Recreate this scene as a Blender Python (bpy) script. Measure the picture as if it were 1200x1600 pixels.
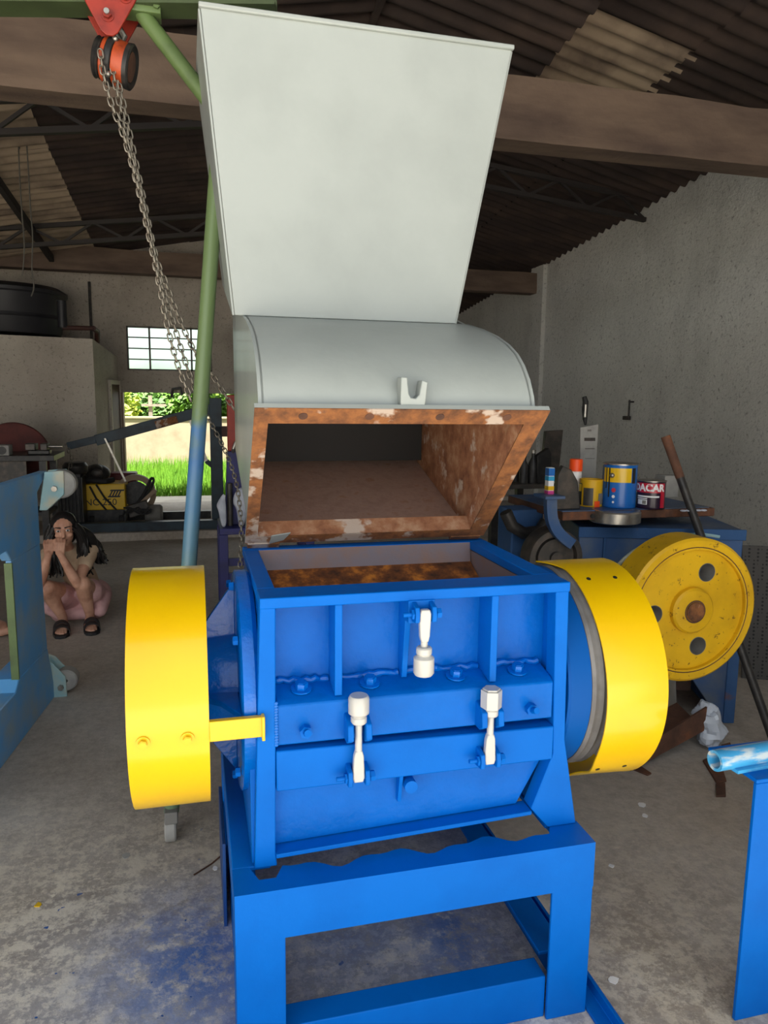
import bpy, bmesh, math, random
from mathutils import Vector, Matrix
random.seed(7)
R = math.radians
S = bpy.context.scene
for o in list(bpy.data.objects):
    bpy.data.objects.remove(o)
COL = S.collection

# ---------------------------------------------------------------- camera
EYE = Vector((0, 0, 1.75)); FPX = 1157.0
PITCH, YAW, ROLL = R(8.6), R(14.4), R(0.67)
FW = Vector((math.sin(YAW)*math.cos(PITCH), math.cos(YAW)*math.cos(PITCH), -math.sin(PITCH)))
_rt = Vector((math.cos(YAW), -math.sin(YAW), 0)); _up = _rt.cross(FW)
RT = math.cos(ROLL)*_rt + math.sin(ROLL)*_up
UP = -math.sin(ROLL)*_rt + math.cos(ROLL)*_up
cd = bpy.data.cameras.new('camera'); cam = bpy.data.objects.new('camera', cd); COL.objects.link(cam)
cd.sensor_fit = 'VERTICAL'; cd.sensor_height = 36.0; cd.lens = 36.0*FPX/1600.0
cd.clip_start = 0.05; cd.clip_end = 200
m3 = Matrix((RT, UP, -FW)).transposed()
cam.matrix_world = Matrix.Translation(EYE) @ m3.to_4x4()
S.camera = cam

# ---------------------------------------------------------------- light
w = bpy.data.worlds.new('sky'); S.world = w; w.use_nodes = True
bg = w.node_tree.nodes['Background']
bg.inputs['Color'].default_value = (0.93, 0.97, 1.0, 1); bg.inputs['Strength'].default_value = 0.8
sd = bpy.data.lights.new('sun', 'SUN'); sun = bpy.data.objects.new('sun', sd); COL.objects.link(sun)
sd.energy = 8.0; sd.angle = R(1.2); sd.color = (1, 0.97, 0.93)
sun.rotation_euler = Vector((0.12, 0.28, -0.95)).to_track_quat('-Z', 'Y').to_euler()
pd = bpy.data.lights.new('sky_portal', 'AREA'); portal = bpy.data.objects.new('sky_portal', pd); COL.objects.link(portal)
pd.shape = 'RECTANGLE'; pd.size = 9.4; pd.size_y = 5.6; pd.cycles.is_portal = True
portal.location = (-2.2, -0.5, 2.8); portal.rotation_euler = (R(90), 0, 0)
vs = S.view_settings
vs.view_transform = 'Standard'; vs.look = 'None'; vs.gamma = 1; vs.use_curve_mapping = False
vs.exposure = 1.15

# ---------------------------------------------------------------- helpers
def at(x, y, X=None, Y=None, Z=None):
    """world point where the sight line through photo pixel (x, y) meets a plane of the place"""
    d = FW*FPX + RT*(x-600) - UP*(y-800)
    if X is not None: t = (X-EYE.x)/d.x
    elif Y is not None: t = (Y-EYE.y)/d.y
    else: t = (Z-EYE.z)/d.z
    return EYE + d*t

class MB:
    def __init__(s): s.v = []; s.f = []
    def add(s, vs_, fs_):
        b = len(s.v); s.v += [Vector(p) for p in vs_]; s.f += [tuple(i+b for i in q) for q in fs_]; return s
    def box(s, x0, x1, y0, y1, z0, z1):
        return s.add([(x0,y0,z0),(x1,y0,z0),(x1,y1,z0),(x0,y1,z0),(x0,y0,z1),(x1,y0,z1),(x1,y1,z1),(x0,y1,z1)],
                     [(0,3,2,1),(4,5,6,7),(0,1,5,4),(1,2,6,5),(2,3,7,6),(3,0,4,7)])
    def obb(s, c, size, M=None):
        c = Vector(c); h = Vector(size)/2; M = M or Matrix.Identity(3)
        pts = [c + M @ Vector((sx*h.x, sy*h.y, sz*h.z)) for sz in (-1,1) for sx,sy in ((-1,-1),(1,-1),(1,1),(-1,1))]
        return s.add(pts, [(0,3,2,1),(4,5,6,7),(0,1,5,4),(1,2,6,5),(2,3,7,6),(3,0,4,7)])
    def bar(s, p0, p1, wd, ht, up=(0,0,1)):
        p0 = Vector(p0); p1 = Vector(p1); d = (p1-p0); L = d.length; d.normalize()
        u = Vector(up)
        if abs(d.dot(u)) > .98: u = Vector((0,1,0))
        a = d.cross(u).normalized(); b = a.cross(d).normalized()
        return s.obb((p0+p1)/2, (wd, L, ht), Matrix((a, d, b)).transposed())
    def tube(s, pts, r, n=10, caps=True):
        pts = [Vector(p) for p in pts]; N = len(pts)
        rr = r if isinstance(r, (list, tuple)) else [r]*N
        t0 = (pts[1]-pts[0]).normalized()
        u = t0.orthogonal().normalized(); vs_ = []; fs_ = []
        for i, p in enumerate(pts):
            t = (pts[min(i+1,N-1)]-pts[max(i-1,0)]).normalized()
            u = (u - t*u.dot(t)).normalized(); w_ = t.cross(u)
            for k in range(n):
                a = 2*math.pi*k/n
                vs_.append(p + (u*math.cos(a)+w_*math.sin(a))*rr[i])
        for i in range(N-1):
            for k in range(n):
                k2 = (k+1) % n
                fs_.append((i*n+k, i*n+k2, (i+1)*n+k2, (i+1)*n+k))
        if caps:
            fs_.append(tuple(range(n-1,-1,-1))); fs_.append(tuple((N-1)*n+k for k in range(n)))
        return s.add(vs_, fs_)
    def cyl(s, p0, p1, r, n=24): return s.tube([p0, p1], r if isinstance(r,(list,tuple)) else [r, r], n)
    def lathe(s, prof, c, axis='z', n=32, a0=0, a1=360, closed=False):
        """prof: list of (radius, height along axis); closed: profile loops"""
        c = Vector(c); full = abs(a1-a0) >= 360; K = n if full else n+1; vs_ = []; fs_ = []
        for k in range(K):
            a = R(a0 + (a1-a0)*k/n); ca, sa = math.cos(a), math.sin(a)
            for r_, h in prof:
                if axis == 'z': q = (r_*ca, r_*sa, h)
                elif axis == 'x': q = (h, r_*ca, r_*sa)
                else: q = (r_*ca, h, r_*sa)
                vs_.append(c+Vector(q))
        P = len(prof)
        for k in range(n if full else n):
            k2 = (k+1) % K
            for i in range(P if closed else P-1):
                j = (i+1) % P
                fs_.append((k*P+i, k2*P+i, k2*P+j, k*P+j))
        if not full and closed:
            fs_.append(tuple(range(P))); fs_.append(tuple((K-1)*P+i for i in range(P-1,-1,-1)))
        return s.add(vs_, fs_)
    def prism(s, poly, plane, a, b):
        """poly in the two other axes (x:(y,z)  y:(x,z)  z:(x,y)), extruded from a to b"""
        def q(p, t): return {'x': (t,p[0],p[1]), 'y': (p[0],t,p[1]), 'z': (p[0],p[1],t)}[plane]
        n = len(poly)
        return s.add([q(p,a) for p in poly]+[q(p,b) for p in poly],
                     [tuple(range(n-1,-1,-1)), tuple(range(n,2*n))]+[(i,(i+1)%n,n+(i+1)%n,n+i) for i in range(n)])
    def hull(s, loop_a, loop_b):
        n = len(loop_a)
        return s.add(list(loop_a)+list(loop_b), [tuple(range(n-1,-1,-1)), tuple(range(n,2*n))]+[(i,(i+1)%n,n+(i+1)%n,n+i) for i in range(n)])
    def ball(s, c, r, n=12, m=8, M=None):
        c = Vector(c); r = Vector((r,r,r)) if isinstance(r,(int,float)) else Vector(r); M = M or Matrix.Identity(3)
        vs_ = [c+M@Vector((0,0,-r.z))]; fs_ = []
        for j in range(1,m):
            ph = -math.pi/2+math.pi*j/m
            for k in range(n):
                a = 2*math.pi*k/n
                vs_.append(c+M@Vector((r.x*math.cos(ph)*math.cos(a), r.y*math.cos(ph)*math.sin(a), r.z*math.sin(ph))))
        vs_.append(c+M@Vector((0,0,r.z))); T = len(vs_)-1
        for k in range(n):
            k2 = (k+1)%n
            fs_.append((0,1+k2,1+k)); fs_.append((T,1+(m-2)*n+k,1+(m-2)*n+k2))
            for j in range(m-2):
                fs_.append((1+j*n+k,1+j*n+k2,1+(j+1)*n+k2,1+(j+1)*n+k))
        return s.add(vs_, fs_)
    def capsule(s, p0, p1, r0, r1=None, n=12):
        r1 = r0 if r1 is None else r1
        p0 = Vector(p0); p1 = Vector(p1)
        s.ball(p0, r0, n, 8); s.ball(p1, r1, n, 8); s.tube([p0,p1],[r0,r1],n); return s
    def build(s, name, m, parent=None, smooth=35, bevel=0, local=False, recalc=True):
        off = Vector((0,0,0)) if (parent is None or local) else WL.get(parent.name, Vector((0,0,0)))
        me = bpy.data.meshes.new(name)
        me.from_pydata([tuple(p-off) for p in s.v], [], s.f)
        if recalc:
            bm = bmesh.new(); bm.from_mesh(me); bmesh.ops.recalc_face_normals(bm, faces=bm.faces); bm.to_mesh(me); bm.free()
        if smooth:
            me.polygons.foreach_set('use_smooth', [True]*len(me.polygons)); me.set_sharp_from_angle(angle=R(smooth))
        o = bpy.data.objects.new(name, me); COL.objects.link(o)
        ms = m if isinstance(m, (list, tuple)) else [m]
        for q in ms: me.materials.append(M_[q] if isinstance(q, str) else q)
        if parent is not None:
            o.parent = parent
            WL[o.name] = WL.get(parent.name, Vector((0,0,0))).copy()
        else: WL[o.name] = Vector((0,0,0))
        if bevel:
            b = o.modifiers.new('bevel','BEVEL'); b.width = bevel; b.segments = 2; b.limit_method = 'ANGLE'; b.angle_limit = R(40)
        return o
WL = {}
M_ = {}
def tag(o, label=None, cat=None, group=None, kind=None):
    if label: o['label'] = label
    if cat: o['category'] = cat
    if group: o['group'] = group
    if kind: o['kind'] = kind
    return o
def thing(name, loc, label, cat, group=None, rz=0, kind=None):
    o = bpy.data.objects.new(name, None); COL.objects.link(o); o.location = loc; o.rotation_euler = (0,0,rz)
    o.empty_display_size = .1
    WL[o.name] = Vector(loc)
    return tag(o, label, cat, group, kind)
def struct(o): o['kind'] = 'structure'; return o
def inst(src, parent, loc, rot=None, name=None):
    c = src.copy(); COL.objects.link(c); c.parent = parent
    c.location = Vector(loc); 
    if rot is not None: c.rotation_euler = rot
    return c
def text_mesh(body, size, m, parent, name, M, bend=None, extrude=0.0004, align='CENTER', bold=0):
    """flat lettering; M places it; bend = radius wraps it around a vertical cylinder"""
    cu = bpy.data.curves.new(name, 'FONT'); cu.body = body; cu.size = size; cu.align_x = align; cu.align_y = 'CENTER'
    cu.extrude = extrude; cu.offset = bold; cu.resolution_u = 3
    o = bpy.data.objects.new(name, cu); COL.objects.link(o)
    bpy.context.view_layer.update()
    me = bpy.data.meshes.new_from_object(o); bpy.data.objects.remove(o); bpy.data.curves.remove(cu)
    for v in me.vertices:
        p = v.co.copy()
        if bend:
            a = p.x/bend; p = Vector((math.sin(a)*(bend+p.z), -math.cos(a)*(bend+p.z), p.y))
        v.co = M @ p
    me.materials.clear(); me.materials.append(M_[m])
    t = bpy.data.objects.new(name, me); COL.objects.link(t); t.parent = parent
    return t

# ---------------------------------------------------------------- materials
def nodes(name):
    m = bpy.data.materials.new(name); m.use_nodes = True; M_[name] = m
    nt = m.node_tree; return m, nt, nt.nodes['Principled BSDF']
def c4(c): return (c[0], c[1], c[2], 1)
def srgb(r, g, b):
    f = lambda u: (u/12.92 if u <= .04045 else ((u+.055)/1.055)**2.4)
    return (f(r/255), f(g/255), f(b/255))
def noise(nt, scale, detail=4, rough=.55, vec=None, stretch=None):
    n = nt.nodes.new('ShaderNodeTexNoise'); n.inputs['Scale'].default_value = scale
    n.inputs['Detail'].default_value = detail; n.inputs['Roughness'].default_value = rough
    if vec is None:
        tc = nt.nodes.get('Texture Coordinate') or nt.nodes.new('ShaderNodeTexCoord'); vec = tc.outputs['Object']
    if stretch:
        mp = nt.nodes.new('ShaderNodeMapping'); mp.inputs['Scale'].default_value = stretch; nt.links.new(vec, mp.inputs[0]); vec = mp.outputs[0]
    nt.links.new(vec, n.inputs['Vector']); return n.outputs['Fac']
def ramp(nt, fac, stops):
    r = nt.nodes.new('ShaderNodeValToRGB'); e = r.color_ramp.elements
    while len(e) < len(stops): e.new(.5)
    for el, (p, c) in zip(e, stops): el.position = p; el.color = c4(c) if not isinstance(c, (int,float)) else (c,c,c,1)
    nt.links.new(fac, r.inputs[0]); return r.outputs[0]
def mixc(nt, fac, a, b, mode='MIX'):
    n = nt.nodes.new('ShaderNodeMix'); n.data_type = 'RGBA'; n.blend_type = mode
    for sock, v in ((n.inputs[0], fac), (n.inputs[6], a), (n.inputs[7], b)):
        if hasattr(v, 'is_linked'): nt.links.new(v, sock)
        elif isinstance(v, (int,float)): sock.default_value = v
        else: sock.default_value = c4(v)
    return n.outputs[2]
def bump(nt, bs, h, strength, dist=.01):
    b = nt.nodes.new('ShaderNodeBump'); b.inputs['Strength'].default_value = strength; b.inputs['Distance'].default_value = dist
    nt.links.new(h, b.inputs['Height']); nt.links.new(b.outputs[0], bs.inputs['Normal'])
def mathn(nt, op, a, b=0.0):
    n = nt.nodes.new('ShaderNodeMath'); n.operation = op
    for sock, v in ((n.inputs[0], a), (n.inputs[1], b)):
        if hasattr(v, 'is_linked'): nt.links.new(v, sock)
        else: sock.default_value = v
    return n.outputs[0]
def mat(name, col, rough=.5, metal=0, col2=None, lo=.45, hi=.65, scale=6, detail=5, bmp=0, bscale=60, bdist=.004, coat=0, stretch=None, spec=.5):
    m, nt, bs = nodes(name)
    bs.inputs['Roughness'].default_value = rough; bs.inputs['Metallic'].default_value = metal
    bs.inputs['Coat Weight'].default_value = coat; bs.inputs['Coat Roughness'].default_value = .12
    bs.inputs['Specular IOR Level'].default_value = spec
    if col2 is None: bs.inputs['Base Color'].default_value = c4(col)
    else: nt.links.new(ramp(nt, noise(nt, scale, detail, stretch=stretch), [(lo, col), (hi, col2)]), bs.inputs['Base Color'])
    if bmp: bump(nt, bs, noise(nt, bscale, 3), bmp, bdist)
    return m
BLUE = (0.0, 0.128, 0.54)
mat('blue_paint', BLUE, .45, col2=(0.0,.105,.46), lo=.4, hi=.75, scale=5, bmp=.16, bscale=45, coat=.0, spec=.10)
mat('blue_wet', (0.0,.118,.50), .35, col2=(0.0,.092,.40), lo=.4, hi=.75, scale=6, bmp=.5, bscale=26, bdist=.006, coat=.0, spec=.12)
mat('blue_gloss', (0.0,.13,.56), .2, col2=(0.0,.11,.46), lo=.4, hi=.7, scale=7, bmp=.55, bscale=38, bdist=.006, coat=.25, spec=.25)
mat('dark_blue_paint', (0.01,.06,.24), .45, col2=(.015,.085,.30), scale=6, bmp=.1)
mat('yellow_paint', (.80,.50,.0), .3, col2=(.76,.45,.0), lo=.4, hi=.8, scale=4, bmp=.04, bscale=30, coat=.35, spec=.4)
mat('white_paint', srgb(158,165,162), .45, col2=srgb(148,155,152), lo=.4, hi=.7, scale=3, bmp=.25, bscale=22, bdist=.004, coat=.1)
mat('white_gloss', (.50,.495,.46), .3, coat=.4, bmp=.1, bscale=40)
mat('primer_grey', srgb(122,112,120), .55, col2=srgb(140,105,85), lo=.45, hi=.75, scale=9, bmp=.2)
mat('green_paint', srgb(96,118,70), .45, col2=srgb(80,98,60), scale=6, bmp=.1)
mat('lid_red_shaded', srgb(104,46,40), .7, col2=srgb(84,38,34), scale=6)  # red darkened to put the shade behind the workbench into the colour
mat('green_shaded', srgb(70,84,52), .5, col2=srgb(60,72,44), scale=6)  # green paint darkened: the roof's shade on the overhead beam, in the colour
mat('red_paint', srgb(152,46,30), .45, col2=srgb(124,36,25), scale=12, bmp=.1)
mat('orange_paint', srgb(178,72,32), .45, col2=srgb(130,54,30), scale=14, bmp=.1)
mat('black_rubber', (.018,.017,.017), .7, bmp=.2)
mat('black_metal', (.025,.024,.024), .45, metal=.2, col2=(.05,.045,.04), scale=18)
mat('dark_steel', (.07,.065,.06), .5, metal=.5, col2=(.12,.10,.085), scale=14)
mat('steel', (.42,.40,.36), .35, metal=.85, col2=(.3,.27,.23), scale=20, bmp=.1)
mat('chain_steel', (.30,.27,.22), .4, metal=.7, col2=(.16,.13,.10), scale=30)
mat('belt_grey', (.13,.125,.12), .75, col2=(.19,.185,.18), scale=10)
mat('roof_steel', (.028,.022,.020), .7, col2=(.03,.024,.022), scale=5)
mat('beam_concrete', srgb(122,103,88), .9, col2=srgb(84,69,61), lo=.35, hi=.7, scale=2.5, bmp=.5, bscale=18, bdist=.01, stretch=(.5,2,2))
mat('roof_dark', srgb(52,42,39), .9, col2=srgb(84,68,59), lo=.42, hi=.78, scale=1.6, detail=7, bmp=.3, bscale=30)
mat('roof_pale', srgb(168,150,128), .9, col2=srgb(88,73,65), lo=.45, hi=.68, scale=1.3, detail=6, bmp=.3, bscale=30)
mat('bark', (.10,.075,.05), .9, bmp=.6, bscale=20)
mat('wood', srgb(170,160,140), .7, col2=srgb(150,138,118), scale=10)
mat('cloth_white', srgb(205,210,222), .9, col2=srgb(180,186,200), scale=10, bmp=.4, bscale=30)
mat('cardboard', srgb(170,168,162), .8, col2=srgb(150,148,144), scale=8)
mat('tank_plastic', (.022,.022,.026), .5)
mat('dark_brown', srgb(70,38,30), .6, col2=srgb(52,28,24), scale=6)
mat('maroon', srgb(110,28,36), .5, col2=srgb(80,24,30), scale=9)
mat('beige_plastic', srgb(150,128,104), .6)
mat('worn_yellow', srgb(226,176,18), .5, col2=srgb(205,158,14), lo=.4, hi=.75, scale=6, bmp=.25, bscale=14)
mat('can_blue', srgb(20,105,190), .35, coat=.2)
mat('can_yellow', srgb(235,190,20), .35, coat=.2)
mat('can_red', srgb(190,22,52), .35, coat=.2)
mat('can_navy', srgb(40,20,44), .35, coat=.2)
mat('print_white', (.85,.85,.85), .5)
mat('print_black', (.015,.015,.015), .5)
mat('print_pink', srgb(220,70,150), .5)
mat('print_cyan', srgb(40,160,210), .5)
mat('orange_cap', srgb(255,84,22), .4)
mat('skin', srgb(214,164,138), .5, col2=srgb(182,130,106), scale=8)
mat('hair', (.012,.010,.010), .45)
mat('shirt', srgb(196,170,142), .85, col2=srgb(180,154,128), scale=12, bmp=.2, bscale=30)
mat('pink_cloth', srgb(214,170,168), .85, col2=srgb(196,150,150), scale=12, bmp=.2, bscale=30)
mat('sandal', (.02,.02,.022), .6)
mat('eye_white', (.7,.7,.7), .3)
mat('lips', srgb(160,88,84), .5)
mat('bag_plastic', srgb(196,204,216), .3, col2=srgb(200,110,80), lo=.62, hi=.68, scale=7, coat=.3)
mat('scuffed_lightblue', srgb(66,160,214), .3, col2=srgb(190,205,212), lo=.5, hi=.62, scale=9, coat=.4, stretch=(1,4,4))
mat('drive_blue_shaded', (0,.075,.32), .45, spec=.12)  # machine blue darkened, shade inside the guard painted into the drive wheel
mat('frame_blue', srgb(96,168,228), .5, col2=srgb(150,172,188), lo=.40, hi=.72, scale=4.5, detail=7, bmp=.2)
mat('old_blue', srgb(46,84,134), .5, col2=srgb(92,104,120), lo=.40, hi=.68, scale=4.5, detail=7, bmp=.2)
mat('mint', srgb(150,190,196), .5, col2=srgb(196,196,176), lo=.45, hi=.6, scale=6)
mat('violet_paint', srgb(44,46,110), .5, col2=srgb(38,40,92), scale=6)
mat('teal_dark', srgb(38,58,70), .5, col2=srgb(28,42,52), scale=6)
mat('glove_pink', srgb(205,130,110), .5)
mat('yard_wall', srgb(196,178,148), .9, col2=srgb(178,160,132), scale=3, bmp=.4, bscale=14)
mat('apron', srgb(215,208,194), .9, col2=srgb(196,188,176), scale=3)
mat('soil', srgb(92,110,50), .95, col2=srgb(110,100,60), scale=3)
mat('grass_blade', srgb(120,170,40), .7, col2=srgb(96,150,36), scale=2)
mat('leaf', srgb(108,150,44), .6, col2=srgb(60,100,28), lo=.4, hi=.65, scale=1.2)
mat('leaf_yellow', srgb(190,200,60), .6, col2=srgb(120,160,44), lo=.4, hi=.65, scale=1.2)
mat('stone_grey', (.22,.21,.19), .8, col2=(.16,.15,.13), scale=8)
mat('wire', (.10,.09,.075), .6)

m, nt, bs = nodes('chipped_yellow'); bs.inputs['Roughness'].default_value = .45
c = ramp(nt, noise(nt, 5, 6), [(.4, srgb(232,184,20)), (.7, srgb(206,160,16))])
c = mixc(nt, ramp(nt, noise(nt, 26, 8, .75), [(.60, 0), (.64, 1)]), c, srgb(96,62,24))
nt.links.new(c, bs.inputs['Base Color']); bump(nt, bs, noise(nt, 14, 4), .3, .006)
def rustmat(name, stops, scale=7, dust=None, drot=.6):
    m, nt, bs = nodes(name); bs.inputs['Roughness'].default_value = .85
    c = ramp(nt, noise(nt, scale, 8, .65), stops)
    if dust:
        c = mixc(nt, ramp(nt, noise(nt, dust[1], 4, .6), [(drot, 0), (drot+.06, 1)]), c, dust[0])
    nt.links.new(c, bs.inputs['Base Color']); bump(nt, bs, noise(nt, 60, 5), .4, .004); return m
rustmat('rust', [(.3, srgb(70,46,32)), (.45, srgb(116,74,44)), (.58, srgb(146,94,52)), (.70, srgb(104,72,54))], 16, (srgb(182,166,152), 9), .56)
rustmat('rust_deep', [(.32, srgb(46,26,16)), (.5, srgb(110,62,26)), (.66, srgb(196,120,40)), (.8, srgb(84,46,26))], 14)
rustmat('rust_floor', [(.3, srgb(172,140,124)), (.55, srgb(190,158,142)), (.7, srgb(176,136,112))], 20)
rustmat('rust_wall', [(.3, srgb(118,74,52)), (.5, srgb(160,108,76)), (.66, srgb(186,146,114))], 14, (srgb(196,176,160), 9))
rustmat('rust_brown', [(.3, srgb(70,48,38)), (.55, srgb(98,66,50)), (.7, srgb(130,80,50))], 9)
rustmat('bluerust', [(.4, srgb(46,84,132)), (.6, srgb(56,92,140)), (.68, srgb(120,78,52)), (.8, srgb(74,50,40))], 4)

# plaster: rough-cast with pits
def plaster(name, a, b, pit, sc=1.0):
    m, nt, bs = nodes(name); bs.inputs['Roughness'].default_value = .95; bs.inputs['Specular IOR Level'].default_value = .2
    c = ramp(nt, noise(nt, .7*sc, 6, .6), [(.35, a), (.68, b)])
    pn = noise(nt, 24*sc, 6, .75)
    c = mixc(nt, mathn(nt, 'MULTIPLY', ramp(nt, pn, [(.56, 0), (.68, 1)]), .8), c, pit)
    st = noise(nt, 1.0, 5, .6, stretch=(1.3,1.3,.6))
    c = mixc(nt, mathn(nt, 'MULTIPLY', ramp(nt, st, [(.5,0),(.75,1)]), .30), c, pit)
    nt.links.new(c, bs.inputs['Base Color'])
    h = mathn(nt, 'ADD', noise(nt, 17*sc, 6, .7), mathn(nt, 'MULTIPLY', noise(nt, 45, 3), .4))
    bump(nt, bs, h, .9, .022)
plaster('plaster_right', srgb(228,227,220), srgb(208,207,201), srgb(120,118,112))
plaster('plaster_back', srgb(196,187,174), srgb(164,155,143), srgb(104,95,86), 1.2)
plaster('plaster_block', srgb(214,206,192), srgb(186,177,164), srgb(120,111,101), 1.1)

# floor: worn concrete with cream spatter and blue overspray
m, nt, bs = nodes('floor_concrete'); bs.inputs['Roughness'].default_value = .8; bs.inputs['Specular IOR Level'].default_value = .35
tc = nt.nodes.new('ShaderNodeTexCoord'); V = tc.outputs['Object']
base = ramp(nt, noise(nt, .9, 7, .62), [(.35, srgb(174,162,148)), (.65, srgb(206,198,188))])
fine = ramp(nt, noise(nt, 22, 6, .7), [(.3, .70), (.7, 1.0)])
base = mixc(nt, 1.0, base, fine, 'MULTIPLY')
def dist(p, sx=1, sy=1):
    mp = nt.nodes.new('ShaderNodeMapping'); mp.inputs['Location'].default_value = (-p[0]*sx, -p[1]*sy, 0); mp.inputs['Scale'].default_value = (sx, sy, 0)
    nt.links.new(V, mp.inputs[0])
    l = nt.nodes.new('ShaderNodeVectorMath'); l.operation = 'LENGTH'; nt.links.new(mp.outputs[0], l.inputs[0]); return l.outputs['Value']
def blob(p, r0, r1, sx=1, sy=1):
    d = mathn(nt, 'ADD', dist(p, sx, sy), mathn(nt, 'MULTIPLY', mathn(nt, 'SUBTRACT', noise(nt, 5, 6, .65), .5), .55*r1))
    mr = nt.nodes.new('ShaderNodeMapRange'); mr.inputs[1].default_value = r0; mr.inputs[2].default_value = r1; mr.inputs[3].default_value = 1; mr.inputs[4].default_value = 0
    nt.links.new(d, mr.inputs[0]); return mr.outputs[0]
# cream spatter, thick around the spraying place, thin elsewhere
cream = mathn(nt, 'MAXIMUM', ramp(nt, noise(nt, 9, 10, .78), [(.49, 0), (.56, 1)]), mathn(nt, 'MULTIPLY', ramp(nt, noise(nt, 34, 6, .7), [(.50, 0), (.58, 1)]), .8))
zone = mathn(nt, 'MAXIMUM', mathn(nt, 'MAXIMUM', blob((-.45,1.9), .4, 1.5), blob((.5,2.0), .35, 1.0)), mathn(nt, 'MULTIPLY', blob((1.35,1.7), .1, 1.0), .5))
zone = mathn(nt, 'ADD', mathn(nt, 'MULTIPLY', zone, .85), .10)
base = mixc(nt, mathn(nt, 'MULTIPLY', cream, zone), base, srgb(236,226,206))
flake = ramp(nt, noise(nt, 16, 5, .6), [(.68, 0), (.70, 1)])
base = mixc(nt, mathn(nt, 'MULTIPLY', flake, mathn(nt, 'ADD', mathn(nt, 'MULTIPLY', zone, .9), .05)), base, srgb(245,236,214))
bl = mathn(nt, 'MAXIMUM', mathn(nt, 'MAXIMUM', blob((-.02,2.15), .06, .42, 1, .9), blob((.1,1.75), .08, .36)), mathn(nt, 'MAXIMUM', blob((.78,2.1), .03, .38, 1.6, .8), mathn(nt, 'MULTIPLY', blob((.45,2.2), .05, .5), .55)))
bl2 = mathn(nt, 'MULTIPLY', bl, ramp(nt, noise(nt, 17, 9, .78), [(.40, .05), (.54, .95)]))
base = mixc(nt, bl2, base, srgb(34,92,176))
haze = mathn(nt, 'MULTIPLY', mathn(nt, 'MAXIMUM', blob((-.05,1.75), .2, 1.0), blob((.5,2.0), .2, .9)), .30)
base = mixc(nt, haze, base, srgb(140,170,215))
spk = ramp(nt, noise(nt, 26, 2, .5), [(.72, 0), (.735, 1)])
base = mixc(nt, mathn(nt, 'MULTIPLY', spk, blob((-.3,1.9), .5, 1.3)), base, srgb(40,90,160))
nt.links.new(base, bs.inputs['Base Color'])
bump(nt, bs, mathn(nt, 'ADD', noise(nt, 30, 6, .7), mathn(nt,'MULTIPLY',noise(nt, 4, 3),.8)), .35, .012)

# frosted window glass
m, nt, bs = nodes('frosted_glass'); bs.inputs['Base Color'].default_value = (.74,.90,.78,1)
bs.inputs['Roughness'].default_value = .55; bs.inputs['Transmission Weight'].default_value = 1.0; bs.inputs['IOR'].default_value = 1.1
# gantry leg: green over blue paint, painted in bands along its height
m, nt, bs = nodes('pole_paint'); bs.inputs['Roughness'].default_value = .4; bs.inputs['Coat Weight'].default_value = .2
tc = nt.nodes.new('ShaderNodeTexCoord'); sp = nt.nodes.new('ShaderNodeSeparateXYZ'); nt.links.new(tc.outputs['Object'], sp.inputs[0])
zz = mathn(nt, 'ADD', mathn(nt, 'DIVIDE', sp.outputs[2], 3.2), mathn(nt, 'MULTIPLY', mathn(nt, 'SUBTRACT', noise(nt, 9, 5), .5), .10))
c = ramp(nt, zz, [(.30, srgb(104,128,96)), (.40, srgb(84,128,158)), (.485, srgb(60,110,165)), (.53, srgb(104,126,82))])
nt.links.new(c, bs.inputs['Base Color'])
# ================================================================ the setting
X_R, X_L, Y_B, Y_F = 5.55, -6.9, 12.0, -0.4
def eave(y): return 4.9 - .085*y
RIDGE_X = 1.5
def roof_z(x, y):
    return eave(y) + .23*(X_R-x) if x > RIDGE_X else eave(y) + .23*(X_R-RIDGE_X) - .45 - .20*(RIDGE_X-x)
b = MB(); b.add([(X_L-.2,Y_F,0),(X_R+.2,Y_F,0),(X_R+.2,12.3,0),(X_L-.2,12.3,0),(X_L-.2,Y_F,-.1),(X_R+.2,Y_F,-.1),(X_R+.2,12.3,-.1),(X_L-.2,12.3,-.1)],
                [(0,1,2,3),(7,6,5,4),(0,4,5,1),(1,5,6,2),(2,6,7,3),(3,7,4,0)])
b.box(2.2, X_R+.2, 12.3, 15.8, -.1, 0)
struct(b.build('floor', 'floor_concrete', smooth=0))
b = MB(); b.box(-30, 30, -40, Y_F, -.12, -.02); struct(b.build('floor_forecourt', 'apron', smooth=0))
b = MB(); b.prism([(Y_F,0),(15.8,0),(15.8,eave(15.8)+.1),(Y_F,eave(Y_F)+.1)], 'x', X_R, X_R+.18)
wr = struct(b.build('wall_right', 'plaster_right', smooth=0))
b = MB(); b.prism([(Y_F,0),(12.2,0),(12.2,roof_z(X_L,12.2)+.1),(Y_F,roof_z(X_L,Y_F)+.1)], 'x', X_L-.18, X_L)
struct(b.build('wall_left', 'plaster_back', smooth=0))
b = MB(); b.box(2.6, X_R+.18, Y_F-.02, Y_F+.16, 0, 5.6); struct(b.build('wall_front', 'plaster_back', smooth=0))
DX0, DX1, DZ = -1.05, 1.35, 1.82
WX0, WX1, WZ0, WZ1 = -.95, .30, 2.155, 2.81
b = MB(); y0, y1 = Y_B, Y_B+.18; zt = 5.3
b.box(X_L, DX0, y0, y1, 0, zt); b.box(DX1, 2.2, y0, y1, 0, zt); b.box(DX0, DX1, y0, y1, DZ, WZ0)
b.box(DX0, WX0, y0, y1, WZ0, WZ1); b.box(WX1, DX1, y0, y1, WZ0, WZ1); b.box(DX0, DX1, y0, y1, WZ1, zt)
struct(b.build('wall_back', 'plaster_back', smooth=0))
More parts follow.
